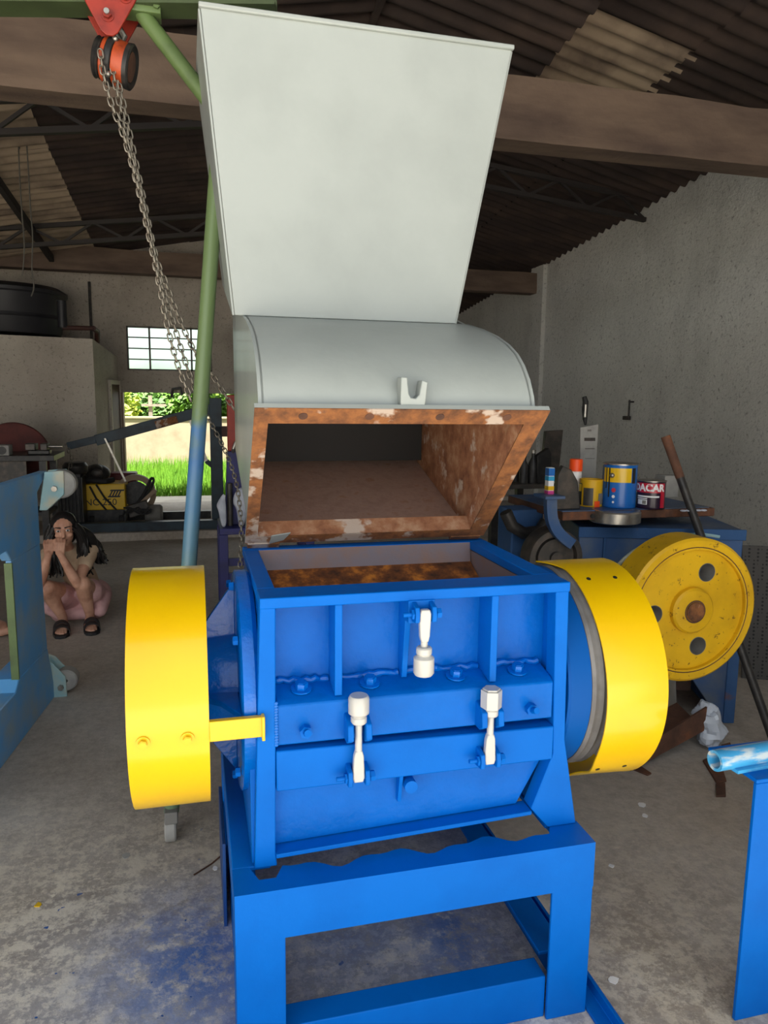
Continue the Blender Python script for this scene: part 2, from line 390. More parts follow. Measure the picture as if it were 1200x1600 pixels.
b = MB(); b.box(2.2, 2.38, Y_B, 15.6, 0, 5.3); b.box(2.2, X_R, 15.6, 15.78, 0, 5.3)
struct(b.build('wall_alcove', 'plaster_back', smooth=0))
b = MB(); b.box(X_R-.07, X_R, 11.28, 11.72, 0, 3.5); b.box(X_R-.07, X_R, 11.28, 11.72, 3.5, eave(11.5)); struct(b.build('trim_1', 'plaster_right', smooth=0))
# joint strips on the right wall where infill meets column
b = MB(); b.box(DX0-.03, DX0+.02, Y_B-.02, Y_B+.2, .1, DZ); struct(b.build('trim_2', 'beige_plastic', smooth=0))
# window with twelve panes
win = thing('window_1', (WX0, Y_B, WZ0), 'steel framed window with frosted panes high in the back wall', None, kind='structure')
b = MB(); cols = [WX0, -.62, -.005, WX1]; rows = [WZ0, WZ0+.165, WZ0+.327, WZ0+.49, WZ1]
for x in (WX0+.01, -.62, -.005, WX1-.01): b.box(x-.014, x+.014, Y_B+.05, Y_B+.08, WZ0, WZ1)
for z in (WZ0+.01, WZ1-.01): b.box(WX0, WX1, Y_B+.05, Y_B+.08, z-.014, z+.014)
for z in rows[1:-1]: b.box(WX0, WX1, Y_B+.052, Y_B+.078, z-.009, z+.009)
b.build('window_frame', 'dark_steel', win, smooth=0)
for i in range(3):
    for j in range(4):
        b = MB(); b.box(cols[i]+.012, cols[i+1]-.012, Y_B+.062, Y_B+.067, rows[j]+.008, rows[j+1]-.008); b.build('pane', 'frosted_glass', win, smooth=0)
# wash-room block in the back left corner, with a brown door in its side
b = MB(); BX, BY, BZ = -1.26, 10.6, 2.50
b.hull([(X_L,BY,0),(BX,BY,0),(BX+.17,Y_B,0),(X_L,Y_B,0)], [(X_L,BY,BZ+.1),(BX,BY,BZ),(BX+.17,Y_B,BZ-.16),(X_L,Y_B,BZ+.04)])
struct(b.build('wall_block', 'plaster_block', smooth=0))
sk = lambda y: BX + .17*(y-BY)/(Y_B-BY)
dr = thing('door_1', (sk(11.7), 11.7, .1), 'brown door in the side of the block by the doorway', None, kind='structure')
def skewbox(y0, y1, d0, d1, z0, z1): return MB().hull([(sk(y0)+d0,y0,z0),(sk(y0)+d1,y0,z0),(sk(y1)+d1,y1,z0),(sk(y1)+d0,y1,z0)], [(sk(y0)+d0,y0,z1),(sk(y0)+d1,y0,z1),(sk(y1)+d1,y1,z1),(sk(y1)+d0,y1,z1)])
skewbox(11.42, 11.96, .002, .02, .1, 1.93).build('door_leaf', 'dark_brown', dr, smooth=0)
for y0_, y1_ in ((11.34, 11.42), (11.96, 11.99)): skewbox(y0_, y1_, .002, .035, .1, 1.99).build('door_frame', 'plaster_block', dr, smooth=0)
skewbox(11.42, 11.96, .002, .035, 1.93, 1.99).build('door_frame', 'plaster_block', dr, smooth=0)
# raised slab at the back of the hall
b = MB(); b.box(X_L, 2.2, 9.45, 12.0, 0, .10); b.box(DX0, DX1, 12.0, 12.18, 0, .10); struct(b.build('floor_step', 'floor_concrete', smooth=0))
# concrete ceiling beams
for (yb, z0, z1, nm) in ((4.95, 3.50, 3.90, 'ceiling_beam'), (11.5, 3.50, 3.82, 'ceiling_beam')):
    b = MB(); N = 40
    xs = [X_L + (X_R-X_L)*i/N for i in range(N+1)]
    la = []; 
    for i, x in enumerate(xs):
        j = random.uniform(-.012, .012)
        la.append([(x,yb,z0+random.uniform(-.004,.004)),(x,yb-.012,z0+.06),(x,yb,z1+j),(x,yb+.24,z1),(x,yb+.24,z0)])
    for i in range(N):
        a, c = la[i], la[i+1]; bb = len(b.v)
        b.v += [Vector(p) for p in a+c]
        for k in range(5): b.f.append((bb+k, bb+(k+1)%5, bb+5+(k+1)%5, bb+5+k))
    struct(b.build(nm, 'beam_concrete', smooth=0))
# roof of corrugated sheets, each a part
roof = thing('ceiling', (RIDGE_X, 5, 5.4), 'dark corrugated fibre cement roof on steel trusses', None, kind='structure')
def sheet_mesh(L, Wd, m):
    vs_ = []; fs_ = []; n = 36
    for i in range(n+1):
        v = Wd*i/n; z = .024*math.sin(2*math.pi*v/.177)
        vs_ += [(0,v,z),(L/2,v,z),(L,v,z)]
    for i in range(n):
        for k in range(2): fs_.append((i*3+k, i*3+k+1, i*3+k+4, i*3+k+3))
    me = bpy.data.meshes.new('roof_sheet'); me.from_pydata(vs_, [], fs_); me.materials.append(M_[m])
    me.polygons.foreach_set('use_smooth', [True]*len(me.polygons)); return me
SL = 1.53; SR = 1.48
meshes = {(s,p): sheet_mesh(SL if s == 'L' else SR, 1.16, p) for s in 'LR' for p in ('roof_dark','roof_pale')}
slope_y = -.085
nrow = int((16.1-Y_F)/1.062)+1
for s, x_edges in (('L', [RIDGE_X-1.4*k for k in range(7)]), ('R', [RIDGE_X+1.35*k for k in range(4)])):
    for k in range(len(x_edges)-1):
        for r_ in range(nrow):
            y = Y_F + 1.062*r_
            if s == 'L' and y > 12: continue
            xa = x_edges[k]
            pale = (s == 'L' and k == 2 and y > 5.5) or (s == 'R' and k == 1 and 5.0 < y < 7.5)
            o = bpy.data.objects.new('roof_sheet', meshes[(s, 'roof_pale' if pale else 'roof_dark')]); COL.objects.link(o); o.parent = roof
            lx = -.20 if s == 'L' else -.23
            ux = Vector((-1 if s == 'L' else 1, 0, lx)).normalized()
            vy = Vector((0, 1, slope_y)).normalized(); n_ = ux.cross(vy).normalized()
            if n_.z < 0: n_ = -n_
            M = Matrix((ux, vy, n_)).transposed().to_4x4()
            M.translation = Vector((xa, y, roof_z(xa, y))) - Vector(roof.location) + Vector((0,0,.012*(k%2)+.004*(r_%2)+random.uniform(0,.003)))
            o.matrix_local = M
b = MB(); b.prism([(RIDGE_X-.02,-.55),(RIDGE_X+.02,-.55),(RIDGE_X+.02,.06),(RIDGE_X-.02,.06)], 'y', Y_F, 16)
for v in b.v: v.z += eave(v.y)+.23*(X_R-RIDGE_X)+.03
b.build('ridge_fascia', 'roof_dark', roof, smooth=0)
# lattice trusses and purlins (dark steel)
def truss(y, xa, za, xb, zb, h):
    t = thing('roof_truss', ((xa+xb)/2, y, (za+zb)/2), None, None, kind='structure')
    b = MB(); b.bar((xa,y,za),(xb,y,zb),.06,.05); b.build('bottom_chord', 'roof_steel', t, smooth=0)
    b = MB(); b.bar((xa,y,za+h),(xb,y,zb+h),.06,.05); b.build('top_chord', 'roof_steel', t, smooth=0)
    n = max(2, int(abs(xb-xa)/.75))
    p = lambda f, d: (xa+(xb-xa)*f, y, za+(zb-za)*f+d)
    for i in range(n):
        f0, f1 = i/n, (i+.5)/n
        b = MB(); b.bar(p(f0,0), p(f1,h), .03, .03); b.build('web_bar', 'roof_steel', t, smooth=0)
        b = MB(); b.bar(p(f1,h), p((i+1)/n,0), .03, .03); b.build('web_bar', 'roof_steel', t, smooth=0)
truss(7.0, -6.8, 3.15, 1.48, 4.26, .25)
truss(10.3, -6.8, 2.95, 1.48, 4.02, .22)
truss(8.55, 1.52, 4.43, 5.5, 4.0, .24)
for x, dz in ((-1.85,.10),(-4.2,.10),(3.0,.22)):
    b = MB(); b.bar((x, 5.2, roof_z(x,5.2)-dz), (x, 12, roof_z(x,12)-dz), .06, .09); struct(b.build('roof_purlin', 'roof_steel', smooth=0))
# yard beyond the doorway
b = MB(); b.box(-7, 7, 12.18, 13.15, -.1, .07); struct(b.build('floor_apron', 'apron', smooth=0))
b = MB(); b.box(-12, 12, 13.15, 32, -.12, .05); struct(b.build('floor_yard', 'soil', smooth=0))
b = MB(); b.box(-12, 12, 18, 18.2, -.05, 1.27); b.box(-12, 12, 17.97, 18.23, 1.27, 1.31); struct(b.build('wall_yard', 'yard_wall', smooth=0))
b = MB()
rg = random.Random(3)
for i in range(16000):
    x = rg.uniform(-4, 2.1); y = 13.2 + 4.7*rg.random(); h = .05+rg.uniform(.12,.30)*(1+.5*(y-13)/5); a = rg.uniform(0,6.28); dx, dy = math.cos(a)*.012, math.sin(a)*.012
    lx, ly = rg.uniform(-.08,.08), rg.uniform(-.08,.08)
    b.add([(x-dx,y-dy,.05),(x+dx,y+dy,.05),(x+lx,y+ly,h)], [(0,1,2)])
tag(b.build('grass', 'grass_blade', smooth=0, recalc=False), 'tall bright green grass in the yard beyond the doorway', 'grass', kind='stuff')
def tree(name, x, y, h, r, m, label, seed):
    rg = random.Random(seed); t = thing(name, (x,y,-.05), label, 'tree', 'trees beyond the yard wall')
    b = MB(); b.tube([(x,y,-.05),(x+.05,y,h*.3),(x-.05,y+.1,h*.7)], [.14,.11,.05], 8); b.build('trunk', 'bark', t)
    b = MB()
    cl = [(x+rg.uniform(-r,r)*.7, y+rg.uniform(-r,r)*.7, h*.55+rg.uniform(-.45,.45)*h*.8) for _ in range(16)]
    for i in range(9000):
        c = rg.choice(cl); q = Vector((rg.gauss(0,1),rg.gauss(0,1),rg.gauss(0,1))).normalized()*r*.42*rg.random()**.4
        p = Vector(c)+q; s = rg.uniform(.06,.13)
        if p.z < .1: continue
        u = Vector((rg.gauss(0,1),rg.gauss(0,1),rg.gauss(0,.6))).normalized(); v = u.orthogonal().normalized()*s*.55; u = u*s
        b.add([p-u,p+v,p+u,p-v], [(0,1,2,3)])
    b.build('foliage', m, t, smooth=0, recalc=False)
tree('leafy_tree', -2.5, 20.6, 2.3, 1.3, 'leaf_yellow', 'yellow green tree at the left edge of the doorway view', 1)
tree('leafy_tree', -.75, 21.8, 2.4, 1.4, 'leaf', 'dark green tree behind the wooden cross post', 2)
tree('leafy_tree', .9, 20.8, 2.3, 1.3, 'leaf', 'green tree beyond the yard wall, right of the cross post', 3)
ps = thing('cross_post', at(234,660,Y=18.7), 'pale wooden cross shaped post standing behind the yard wall', 'post')
c0 = at(235,633,Y=18.7)
ps.location.z = -.05; WL[ps.name] = Vector(ps.location)
b = MB(); b.box(c0.x-.045, c0.x+.045, 18.65, 18.75, -.05, at(234,618,Y=18.7).z); b.build('upright', 'wood', ps, smooth=0)
b = MB(); b.box(c0.x-.20, c0.x+.36, 18.61, 18.65, c0.z-.03, c0.z+.03); b.build('crossbar', 'wood', ps, smooth=0)
# ================================================================ the granulator
G = thing('granulator', (.5625, 2.15, 0), 'large blue plastic granulator with tilted white hopper and yellow guards', 'machine')
BL = 'blue_paint'
x0, x1, yf, yb, zt = .067, 1.058, 1.70, 2.68, .535
# --- base frame: angle-iron legs, beams and rails
def angle_leg(xa, sx, ya, sy):
    b = MB(); b.prism([(xa,ya),(xa+sx*.125,ya),(xa+sx*.125,ya+sy*.012),(xa+sx*.012,ya+sy*.012),(xa+sx*.012,ya+sy*.11),(xa,ya+sy*.11)], 'z', 0, zt-.012)
    return b.build('base_leg', BL, G, bevel=.003)
for xa, sx in ((x0,1),(x1,-1)):
    for ya, sy in ((yf,1),(yb,-1)): angle_leg(xa, sx, ya, sy)
# front top beam: web plus torch-cut wavy flange
b = MB(); b.box(x0, x1, yf-.001, yf+.011, zt-.135, zt-.0121)
N = 46; fr = []; bk = []
for i in range(N+1):
    x = x0 + (x1-x0)*i/N
    u = (x-.15)/.8
    wv = .085 + .016*math.sin(u*19) + .009*math.sin(u*41+1) - .012*u
    if x < .125: wv = .108
    elif x > .96: wv = .108
    elif x < .185: wv = .05
    fr.append((x, yf-.001)); bk.append((x, yf+wv))
vs_ = [(p[0],p[1],zt) for p in fr]+[(p[0],p[1],zt) for p in bk]+[(p[0],p[1],zt-.012) for p in fr]+[(p[0],p[1],zt-.012) for p in bk]
n1 = N+1; fs_ = []
for i in range(N):
    fs_ += [(i,i+1,n1+i+1,n1+i),(2*n1+i,3*n1+i,3*n1+i+1,2*n1+i+1),(n1+i,n1+i+1,3*n1+i+1,3*n1+i),(i,2*n1+i,2*n1+i+1,i+1)]
b.add(vs_, fs_); b.build('top_beam', BL, G, recalc=False, smooth=0)
b = MB(); b.box(x0, x1, yb-.012, yb, zt-.12, zt); b.box(x0, x1, yb-.09, yb, zt-.012, zt); b.build('top_beam', BL, G, bevel=.003)
for s, xa in ((1,x0),(-1,x1)):
    b = MB(); b.prism([(xa,zt),(xa+s*.10,zt),(xa+s*.10,zt-.012),(xa+s*.012,zt-.012),(xa+s*.012,zt-.12),(xa,zt-.12)], 'y', yf+.109, yb-.092); b.build('side_beam', BL, G, bevel=.003)
# lower rails on the floor
b = MB(); b.prism([(yf+.014,.0),(yf+.026,.0),(yf+.026,.118),(yf+.09,.118),(yf+.09,.13),(yf+.014,.13)], 'x', x0+.125, x1-.125); b.build('lower_rail', BL, G, bevel=.003)
b = MB(); b.prism([(yb,.0),(yb-.012,.0),(yb-.012,.10),(yb-.08,.10),(yb-.08,.112),(yb,.112)], 'x', x0+.125, x1-.125); b.build('lower_rail', BL, G, bevel=.003)
for s, xa in ((1,x0),(-1,x1)):
    b = MB(); b.prism([(xa+s*.013,.125),(xa+s*.10,.125),(xa+s*.10,.113),(xa+s*.04,.113),(xa+s*.04,.0),(xa+s*.013,.0)], 'y', yf+.11, yb-.11); b.build('lower_rail', BL, G, bevel=.003)
b = MB(); b.prism([(1.062,0),(1.117,0),(1.117,.045),(1.105,.045),(1.105,.012),(1.062,.012)], 'y', 1.45, 2.75); b.build('floor_skid', BL, G, bevel=.002)
b = MB(); b.box(.055,.066, 2.3, 2.68, 0, .30); b.build('floor_skid', 'dark_blue_paint', G, bevel=.002)
# --- cutting chamber
cx0, cx1, cyf, cyb, cz1 = .149, .989, 1.80, 2.43, 1.262
for s, xa in ((1,cx0),(-1,cx1)):
    b = MB(); b.prism([(cyf+.012,zt),(cyb+.02,zt),(cyb,cz1-.03),(cyf+.012,cz1-.03)], 'x', xa, xa+s*.022); b.build('side_plate', 'blue_gloss' if s == 1 else BL, G, bevel=.002)
# corner posts (front edges); the right one flares out into a foot plate
b = MB(); b.prism([(cx0-.002,cz1-.001),(cx0+.037,cz1-.001),(cx0+.030,.578),(cx0+.034,zt+.001),(cx0-.025,zt+.001)], 'y', cyf-.004, cyf+.05); b.build('corner_post', BL, G, bevel=.003)
b = MB(); b.prism([(cx1-.039,cz1-.001),(cx1+.001,cz1-.001),(cx1+.012,.80),(1.05,zt+.001),(cx1-.03,zt+.001),(.905,.60),(.966,.76)], 'y', cyf-.004, cyf+.05); b.build('corner_post', BL, G, bevel=.003)
# left foot plate running down the outside
b = MB(); b.prism([(cyf+.06,.95),(cyf+.02,zt+.002),(cyb,zt+.002),(cyb,.8)], 'x', cx0-.03, cx0-.002); b.build('foot_plate', BL, G, bevel=.002)
# top rim
b = MB(); z0_, z1_ = cz1-.028, cz1
b.box(cx0-.003, cx1+.003, cyf-.008, cyf+.095, z0_, z1_); b.box(cx0-.003, cx1+.003, cyb-.03, cyb+.03, z0_, z1_)
b.box(cx0-.003, cx0+.045, cyf+.095, cyb-.03, z0_, z1_); b.box(cx1-.06, cx1+.003, cyf+.095, cyb-.03, z0_, z1_)
b.build('top_rim', BL, G, bevel=.003)
# liners inside the chamber
b = MB(); b.prism([(cyb-.032,cz1-.002),(cyb-.03,1.17),(cyb-.10,1.08),(cyb-.06,1.08)], 'x', cx0+.046, cx1-.061); b.build('chamber_liner', 'primer_grey', G, smooth=0)
b = MB(); b.box(cx0+.023, cx0+.045, cyf+.10, cyb-.03, 1.0, cz1-.03); b.build('chamber_liner', 'primer_grey', G, smooth=0)
b = MB(); b.box(cx1-.058, cx1-.023, cyf+.10, cyb-.03, 1.0, cz1-.03); b.build('chamber_liner', 'primer_grey', G, smooth=0)
b = MB(); b.prism([(cyf+.1,1.10),(2.16,1.12),(2.30,1.155),(2.392,1.196),(2.396,1.0),(cyf+.1,.98)], 'x', cx0+.046, cx1-.061); b.build('chamber_floor', 'rust_deep', G, smooth=0)
#b = MB(); b.lathe([(.0,cx0+.06),(.105,cx0+.06),(.105,cx1-.08),(0,cx1-.08)], (0,2.06,1.02), 'x', 20); b.build('rotor', 'rust_deep', G)
# --- front: recessed panel, ledge and clamping bars
b = MB(); b.box(cx0+.022, cx1-.022, 1.895, 1.91, .99, cz1-.028); b.build('front_panel', 'blue_wet', G, smooth=0)
b = MB(); b.prism([(1.90,1.005),(1.815,.985),(cyf,.975),(cyf,.868),(1.90,.868)], 'x', cx0+.036, cx1-.03); b.build('upper_clamp_bar', 'blue_wet', G, bevel=.004)
b = MB(); b.prism([(.183,.856),(.964,.845),(.964,.745),(.183,.745)], 'y', cyf-.006, cyf+.06); b.build('lower_clamp_bar', BL, G, bevel=.004)
dp = MB(); dp.prism([(.18,.752),(.955,.752),(.955,.745),(.875,.60),(.18,.575)], 'y', 1.835, 1.85); dp = dp.build('screen_door', 'blue_wet', G, smooth=0)
b = MB(); b.hull([(.18,1.79,.56),(.905,1.79,.585),(.905,1.85,.585),(.18,1.85,.56)], [(.18,1.79,.572),(.905,1.79,.597),(.905,1.85,.597),(.18,1.85,.572)]); b.build('lip', BL, dp, bevel=.002)
b = MB(); b.prism([(1.80,.745),(1.835,.745),(1.835,.66),(1.82,.66)], 'x', .515, .525); b.build('door_rib', BL, dp, smooth=0)
b = MB(); b.cyl((.545,1.79,.715),(.545,1.835,.715),.018,16); b.build('door_stud', BL, dp)
for xr in (.347, .777):
    b = MB(); b.prism([(cyf+.004,cz1-.03),(1.896,cz1-.03),(1.896,1.0),(cyf+.004,.988)], 'x', xr-.010, xr+.010); b.build('rib', BL, G, bevel=.002)
b = MB(); b.prism([(cyf+.02,cz1-.03),(1.896,cz1-.03),(1.896,1.0),(1.86,1.0)], 'x', .532, .548); b.build('rib', BL, G, bevel=.002)
# weld beads
b = MB(); rg = random.Random(5)
for i in range(16): b.ball((cx0+.035, cyf-.003, .985-i*.0075), (.006,.004,.005), 8, 5)
b.build('weld_bead', 'blue_gloss', G)
for (xa,xb_) in ((.19,.335),(.36,.53),(.55,.765),(.79,.95)):
    b = MB(); pts = [(xa+(xb_-xa)*i/12, 1.888+rg.uniform(-.003,.003), 1.006+rg.uniform(-.003,.004)) for i in range(13)]
    b.tube(pts, [rg.uniform(.006,.011) for _ in pts], 8); b.build('weld_bead', 'blue_gloss', G)
def hexbolt(name, p, axis, r, h, m, parent, washer=0):
    p = Vector(p); ax = Vector(axis).normalized(); b = MB()
    if washer: b.cyl(p, p+ax*.004, washer, 16)
    b.cyl(p+ax*.003, p+ax*(.003+h), r, 6); b.cyl(p+ax*(.003+h), p+ax*(.003+h*1.12), r*.8, 6)
    return b.build(name, m, parent, smooth=25)
for x in (.256, .441, .686, .87):
    hexbolt('ledge_bolt', (x,1.85,.996), (0,-.2,1), .017, .018, 'blue_gloss', G, .028)
for x in (.259, .889):
    b = MB(); b.cyl((x,cyf,.905),(x,cyf-.02,.905),.017,6); b.cyl((x,cyf-.02,.905),(x-.0,cyf-.045,.915),.009,10); b.build('face_bolt', 'blue_paint', G)
# --- white swing bolts in blue clevises
def swing_bolt(x, z_pivot, z_tip, up, hexnut=False):
    d = 1 if up else -1                                   # nut end above or below the pivot
    yy = cyf-.032
    b = MB(); L = abs(z_tip-z_pivot)
    b.prism([(x-.012,z_pivot-d*.012),(x+.012,z_pivot-d*.012),(x+.016,z_pivot+d*.0),(x+.013,z_pivot+d*.06),(x+.009,z_pivot+d*.075),(x-.009,z_pivot+d*.075),(x-.013,z_pivot+d*.06),(x-.016,z_pivot)], 'y', yy-.009, yy+.009)
    b.cyl((x,yy,z_pivot+d*.07),(x,yy,z_tip),.0095,14)
    o = b.build('swing_bolt', 'white_gloss', G, bevel=.003)
    n = MB(); zc = z_tip
    n.lathe([(0,0),(.017,0),(.021,d*.004),(.021,d*.018),(.018,d*.022),(.021,d*.024)] + ([] if hexnut else [(.0275,d*.030),(.0275,d*.070),(.023,d*.077),(0,d*.077)]), (x,yy,zc-d*.022), 'z', 24)
    if hexnut: n.cyl((x,yy,zc+d*.002),(x,yy,zc+d*.052),.029,6); n.cyl((x,yy,zc+d*.052),(x,yy,zc+d*.057),.024,6)
    n.build('nut', 'white_gloss', o, bevel=.001)
    for s in (-1,1):
        c = MB(); c.prism([(cyf+.02,z_pivot-.03),(yy-.014,z_pivot-.02),(yy-.018,z_pivot),(yy-.012,z_pivot+.02),(cyf+.02,z_pivot+.035)], 'x', x+s*.017, x+s*.029); c.build('clevis', BL, o, bevel=.002)
    p = MB(); p.cyl((x-.058,yy,z_pivot),(x+.045,yy,z_pivot),.006,10); p.cyl((x-.036,yy,z_pivot),(x-.03,yy,z_pivot),.014,6); p.cyl((x+.031,yy,z_pivot),(x+.043,yy,z_pivot),.014,6); p.build('pivot_pin', BL, o)
    return o
swing_bolt(.566, 1.205, 1.095, False)
b = MB(); b.box(.528,.60,cyf-.012,cyf+.02,1.175,1.236); b.build('clevis_pad', BL, G, bevel=.002)
for x, zp, zt_, hx in ((.393, .775, .945, False), (.759, .782, .93, True)):
    swing_bolt(x, zp, zt_, True, hx)
    for s in (-1,1):
        c = MB(); c.prism([(cyf+.01,.945),(cyf-.05,.925),(cyf-.055,.885),(cyf-.03,.87),(cyf+.01,.87)], 'x', x+s*.016, x+s*.032); c.build('fork_plate', BL, G, bevel=.003)
# --- left bearing housing
yc, zc = 2.12, .94
H_ = MB(); H_.lathe([(.09,.10),(.305,.10),(.315,.105),(.315,.135),(.305,.147),(.09,.147)], (0,yc,zc), 'x', 48, closed=True); H_ = H_.build('bearing_housing', 'blue_gloss', G)
b = MB(); b.lathe([(.0,-.01),(.115,-.01),(.125,.0),(.135,.10),(.0,.10)], (0,yc,zc), 'x', 36); b.build('hub', 'blue_gloss', H_)
for a in (90, -90, 180, 0):
    ca, sa = math.cos(R(a)), math.sin(R(a)); tx = Vector((0,-sa,ca))*.008
    P = lambda X, r: Vector((X, yc+ca*r, zc+sa*r))
    A = [P(-.005,.10), P(-.005,.14), P(.035,.20) if abs(a) == 90 else P(.05,.19), P(.10,.29), P(.10,.10)]
    b = MB(); b.hull([p-tx for p in A], [p+tx for p in A]); b.build('gusset', 'blue_gloss', H_, bevel=.002)
for a in (97, 262, 20, 60, 140, 220, 300, 340):
    hexbolt('flange_bolt', (.10, yc+.285*math.cos(R(a)), zc+.285*math.sin(R(a))), (-1,0,0), .013, .012, BL, H_)
b = MB(); b.cyl((-.17,yc,zc),(0,yc,zc),.035,20); b.build('shaft', 'steel', G)
# --- left yellow guard around its pulley
def band(xa, xb_, yc_, zc_, r, a0, a1, th, n=60, lip=0):
    b = MB(); b.lathe([(r,xa),(r,xb_),(r-th,xb_),(r-th,xa)], (0,yc_,zc_), 'x', n, a0, a1, closed=True); return b
gl = band(-.178, .018, 2.12, .94, .332, 70, 292, .004).build('pulley_guard', 'yellow_paint', G)
for (x, z) in ((-.14,.918),(-.035,.918)):
    a = math.asin((z-.94)/.332); hexbolt('guard_bolt', (x, 2.12-.332*math.cos(a), z), (0,-1,-.05), .011, .010, 'yellow_paint', gl, .017)
b = MB(); b.box(.018,.152,1.782,1.80,.905,.958); b.box(.146,.154,1.772,1.80,.898,.962); b.box(-.17,.02,1.793,1.797,.905,.958); b.build('guard_strap', 'yellow_paint', gl, bevel=.002)
lp = MB(); lp.lathe([(.04,-.15),(.285,-.15),(.29,-.145),(.29,-.03),(.285,-.025),(.25,-.025),(.24,-.08),(.04,-.08)], (0,2.12,.94), 'x', 48, closed=True); lp.build('pulley', 'violet_paint', G)
# --- right drive wheel, belt and guard
yc2, zc2 = 2.10, .92
wv = MB(); wv.lathe([(.04,1.0),(.20,1.0),(.22,1.03),(.25,1.03),(.265,1.005),(.305,1.005),(.31,1.012),(.31,1.075),(.04,1.075)], (0,yc2,zc2), 'x', 56, closed=True); wv = wv.build('drive_wheel', 'drive_blue_shaded', G)
b = MB(); b.lathe([(.29,1.076),(.312,1.076),(.318,1.085),(.312,1.095),(.312,1.10),(.318,1.11),(.312,1.12),(.312,1.125),(.318,1.135),(.312,1.145),(.29,1.145)], (0,yc2,zc2), 'x', 56, closed=True); b.build('drive_belt', 'belt_grey', wv)
b = MB(); b.lathe([(.0,.99),(.07,.99),(.07,1.03),(0,1.03)], (0,yc2,zc2), 'x', 24); b.build('wheel_hub', 'dark_blue_paint', wv)
# guard band, a bit dented along its inner edge
b = MB(); n = 70
def grd(a, x, r):
    return (x, yc2-.0+r*math.cos(R(a)), .90+r*math.sin(R(a)))
vs_ = []; fs_ = []
for i in range(n+1):
    a = 82 + (278-82)*i/n
    xa = 1.105 + .012*math.exp(-((a-232)/14)**2)*2 - .03*max(0,(a-235)/45) - .05*max(0,(100-a)/20)
    r = .345 - .012*math.exp(-((a-238)/9)**2)
    for (x, rr) in ((xa, r),(1.30,.345),(1.30,.341),(xa,r-.004)): vs_.append(grd(a,x,rr))
for i in range(n):
    for k in range(4): fs_.append((i*4+k,i*4+(k+1)%4,(i+1)*4+(k+1)%4,(i+1)*4+k))
fs_ += [(0,1,2,3),(n*4+3,n*4+2,n*4+1,n*4)]
b.add(vs_, fs_); gr = b.build('belt_guard', 'yellow_paint', G)
for (a, x) in ((112,1.15),(112,1.24),(222,1.14),(222,1.23)):
    b = MB(); p = Vector(grd(a,x,.3452)); q = Vector(grd(a,x,.3462)); b.cyl(p,q,.007,12); b.build('guard_hole', 'print_black', gr)
# --- hopper, swung open about the rear edge of the chamber
W = 'white_paint'
A_, B_ = Vector((1.94,1.725)), Vector((2.41,1.28)); e_ = (B_-A_).normalized(); n_ = Vector((-e_.y, e_.x)); Lf = (B_-A_).length
def FP(x, s, t): q = A_+e_*s+n_*t; return Vector((x,q.x,q.y))
hx0, hx1 = .152, .983
drum = [(1.975,1.712),(1.992,1.765),(2.02,1.812),(2.06,1.855),(2.11,1.892),(2.18,1.926),(2.27,1.957),(2.40,1.99),(2.55,2.02)]
prof = drum + [(3.30,2.22),(3.27,1.53),(2.44,1.29)]
hp = MB(); hp.prism(prof, 'x', .172, .182); hp = hp.build('hopper', W, G, bevel=.002)
b = MB(); b.prism(prof, 'x', .938, .948); b.build('side_plate', W, hp, bevel=.002)
def shell(line, xa, xb_, th, sgn):
    b = MB(); vs_ = []; fs_ = []
    for i, p in enumerate(line):
        q0 = Vector(line[max(i-1,0)]); q1 = Vector(line[min(i+1,len(line)-1)]); t = (q1-q0).normalized(); nn = Vector((-t.y,t.x))*sgn*th
        o = Vector(p)+nn
        vs_ += [(xa,p[0],p[1]),(xb_,p[0],p[1]),(xb_,o.x,o.y),(xa,o.x,o.y)]
    k = len(line)
    for i in range(k-1):
        for j in range(4): fs_.append((i*4+j,i*4+(j+1)%4,(i+1)*4+(j+1)%4,(i+1)*4+j))
    fs_ += [(0,1,2,3),((k-1)*4+3,(k-1)*4+2,(k-1)*4+1,(k-1)*4)]
    return b.add(vs_, fs_)
shell(drum, .165, .955, .006, -1).build('drum_cover', W, hp, smooth=50)
shell([(2.44,1.29),(3.27,1.53),(3.30,2.22)], .172, .948, .006, 1).build('back_plate', W, hp)
shell([(2.45,1.297),(3.26,1.536)], .183, .937, .003, 1).build('floor_liner', 'rust_floor', hp)
for xa in (.1825, .935):
    b = MB(); b.prism([(p[0]+.006,p[1]-.008) for p in drum]+[(3.28,2.2),(3.25,1.54),(2.45,1.30)], 'x', xa, xa+.0025); b.build('side_liner', 'rust_wall', hp, smooth=0)
b = MB(); b.prism([(3.0,1.5),(3.02,1.5),(3.02,2.1),(3.0,2.1)], 'x', .19, .93); b.build('shade_sheet', 'black_rubber', hp, smooth=0)  # added black sheet standing in for the shade deep in the hopper
# flange: white outside, rusty mating face
def ring(t0, t1, g=0):
    b = MB(); ix0, ix1, s0, s1 = .190-g, .922+g, .058-g, .607+g
    def quadbox(xa,xb_,sa,sb): b.hull([FP(xa,sa,t0),FP(xb_,sa,t0),FP(xb_,sb,t0),FP(xa,sb,t0)],[FP(xa,sa,t1),FP(xb_,sa,t1),FP(xb_,sb,t1),FP(xa,sb,t1)])
    quadbox(hx0,hx1,0,s0); quadbox(hx0,hx1,s1,Lf); quadbox(hx0,ix0,s0,s1); quadbox(ix1,hx1,s0,s1); return b
ring(0, .003).build('flange_face', 'rust', hp, smooth=0)
fl = ring(.0031, .018, .012).build('flange', W, hp, smooth=0)
for x in (.28,.46,.66,.86):
    b = MB(); p = FP(x,.028,-.0015); b.cyl(p, FP(x,.028,.0005), .0125, 14); b.build('flange_hole', 'rust_brown', hp)
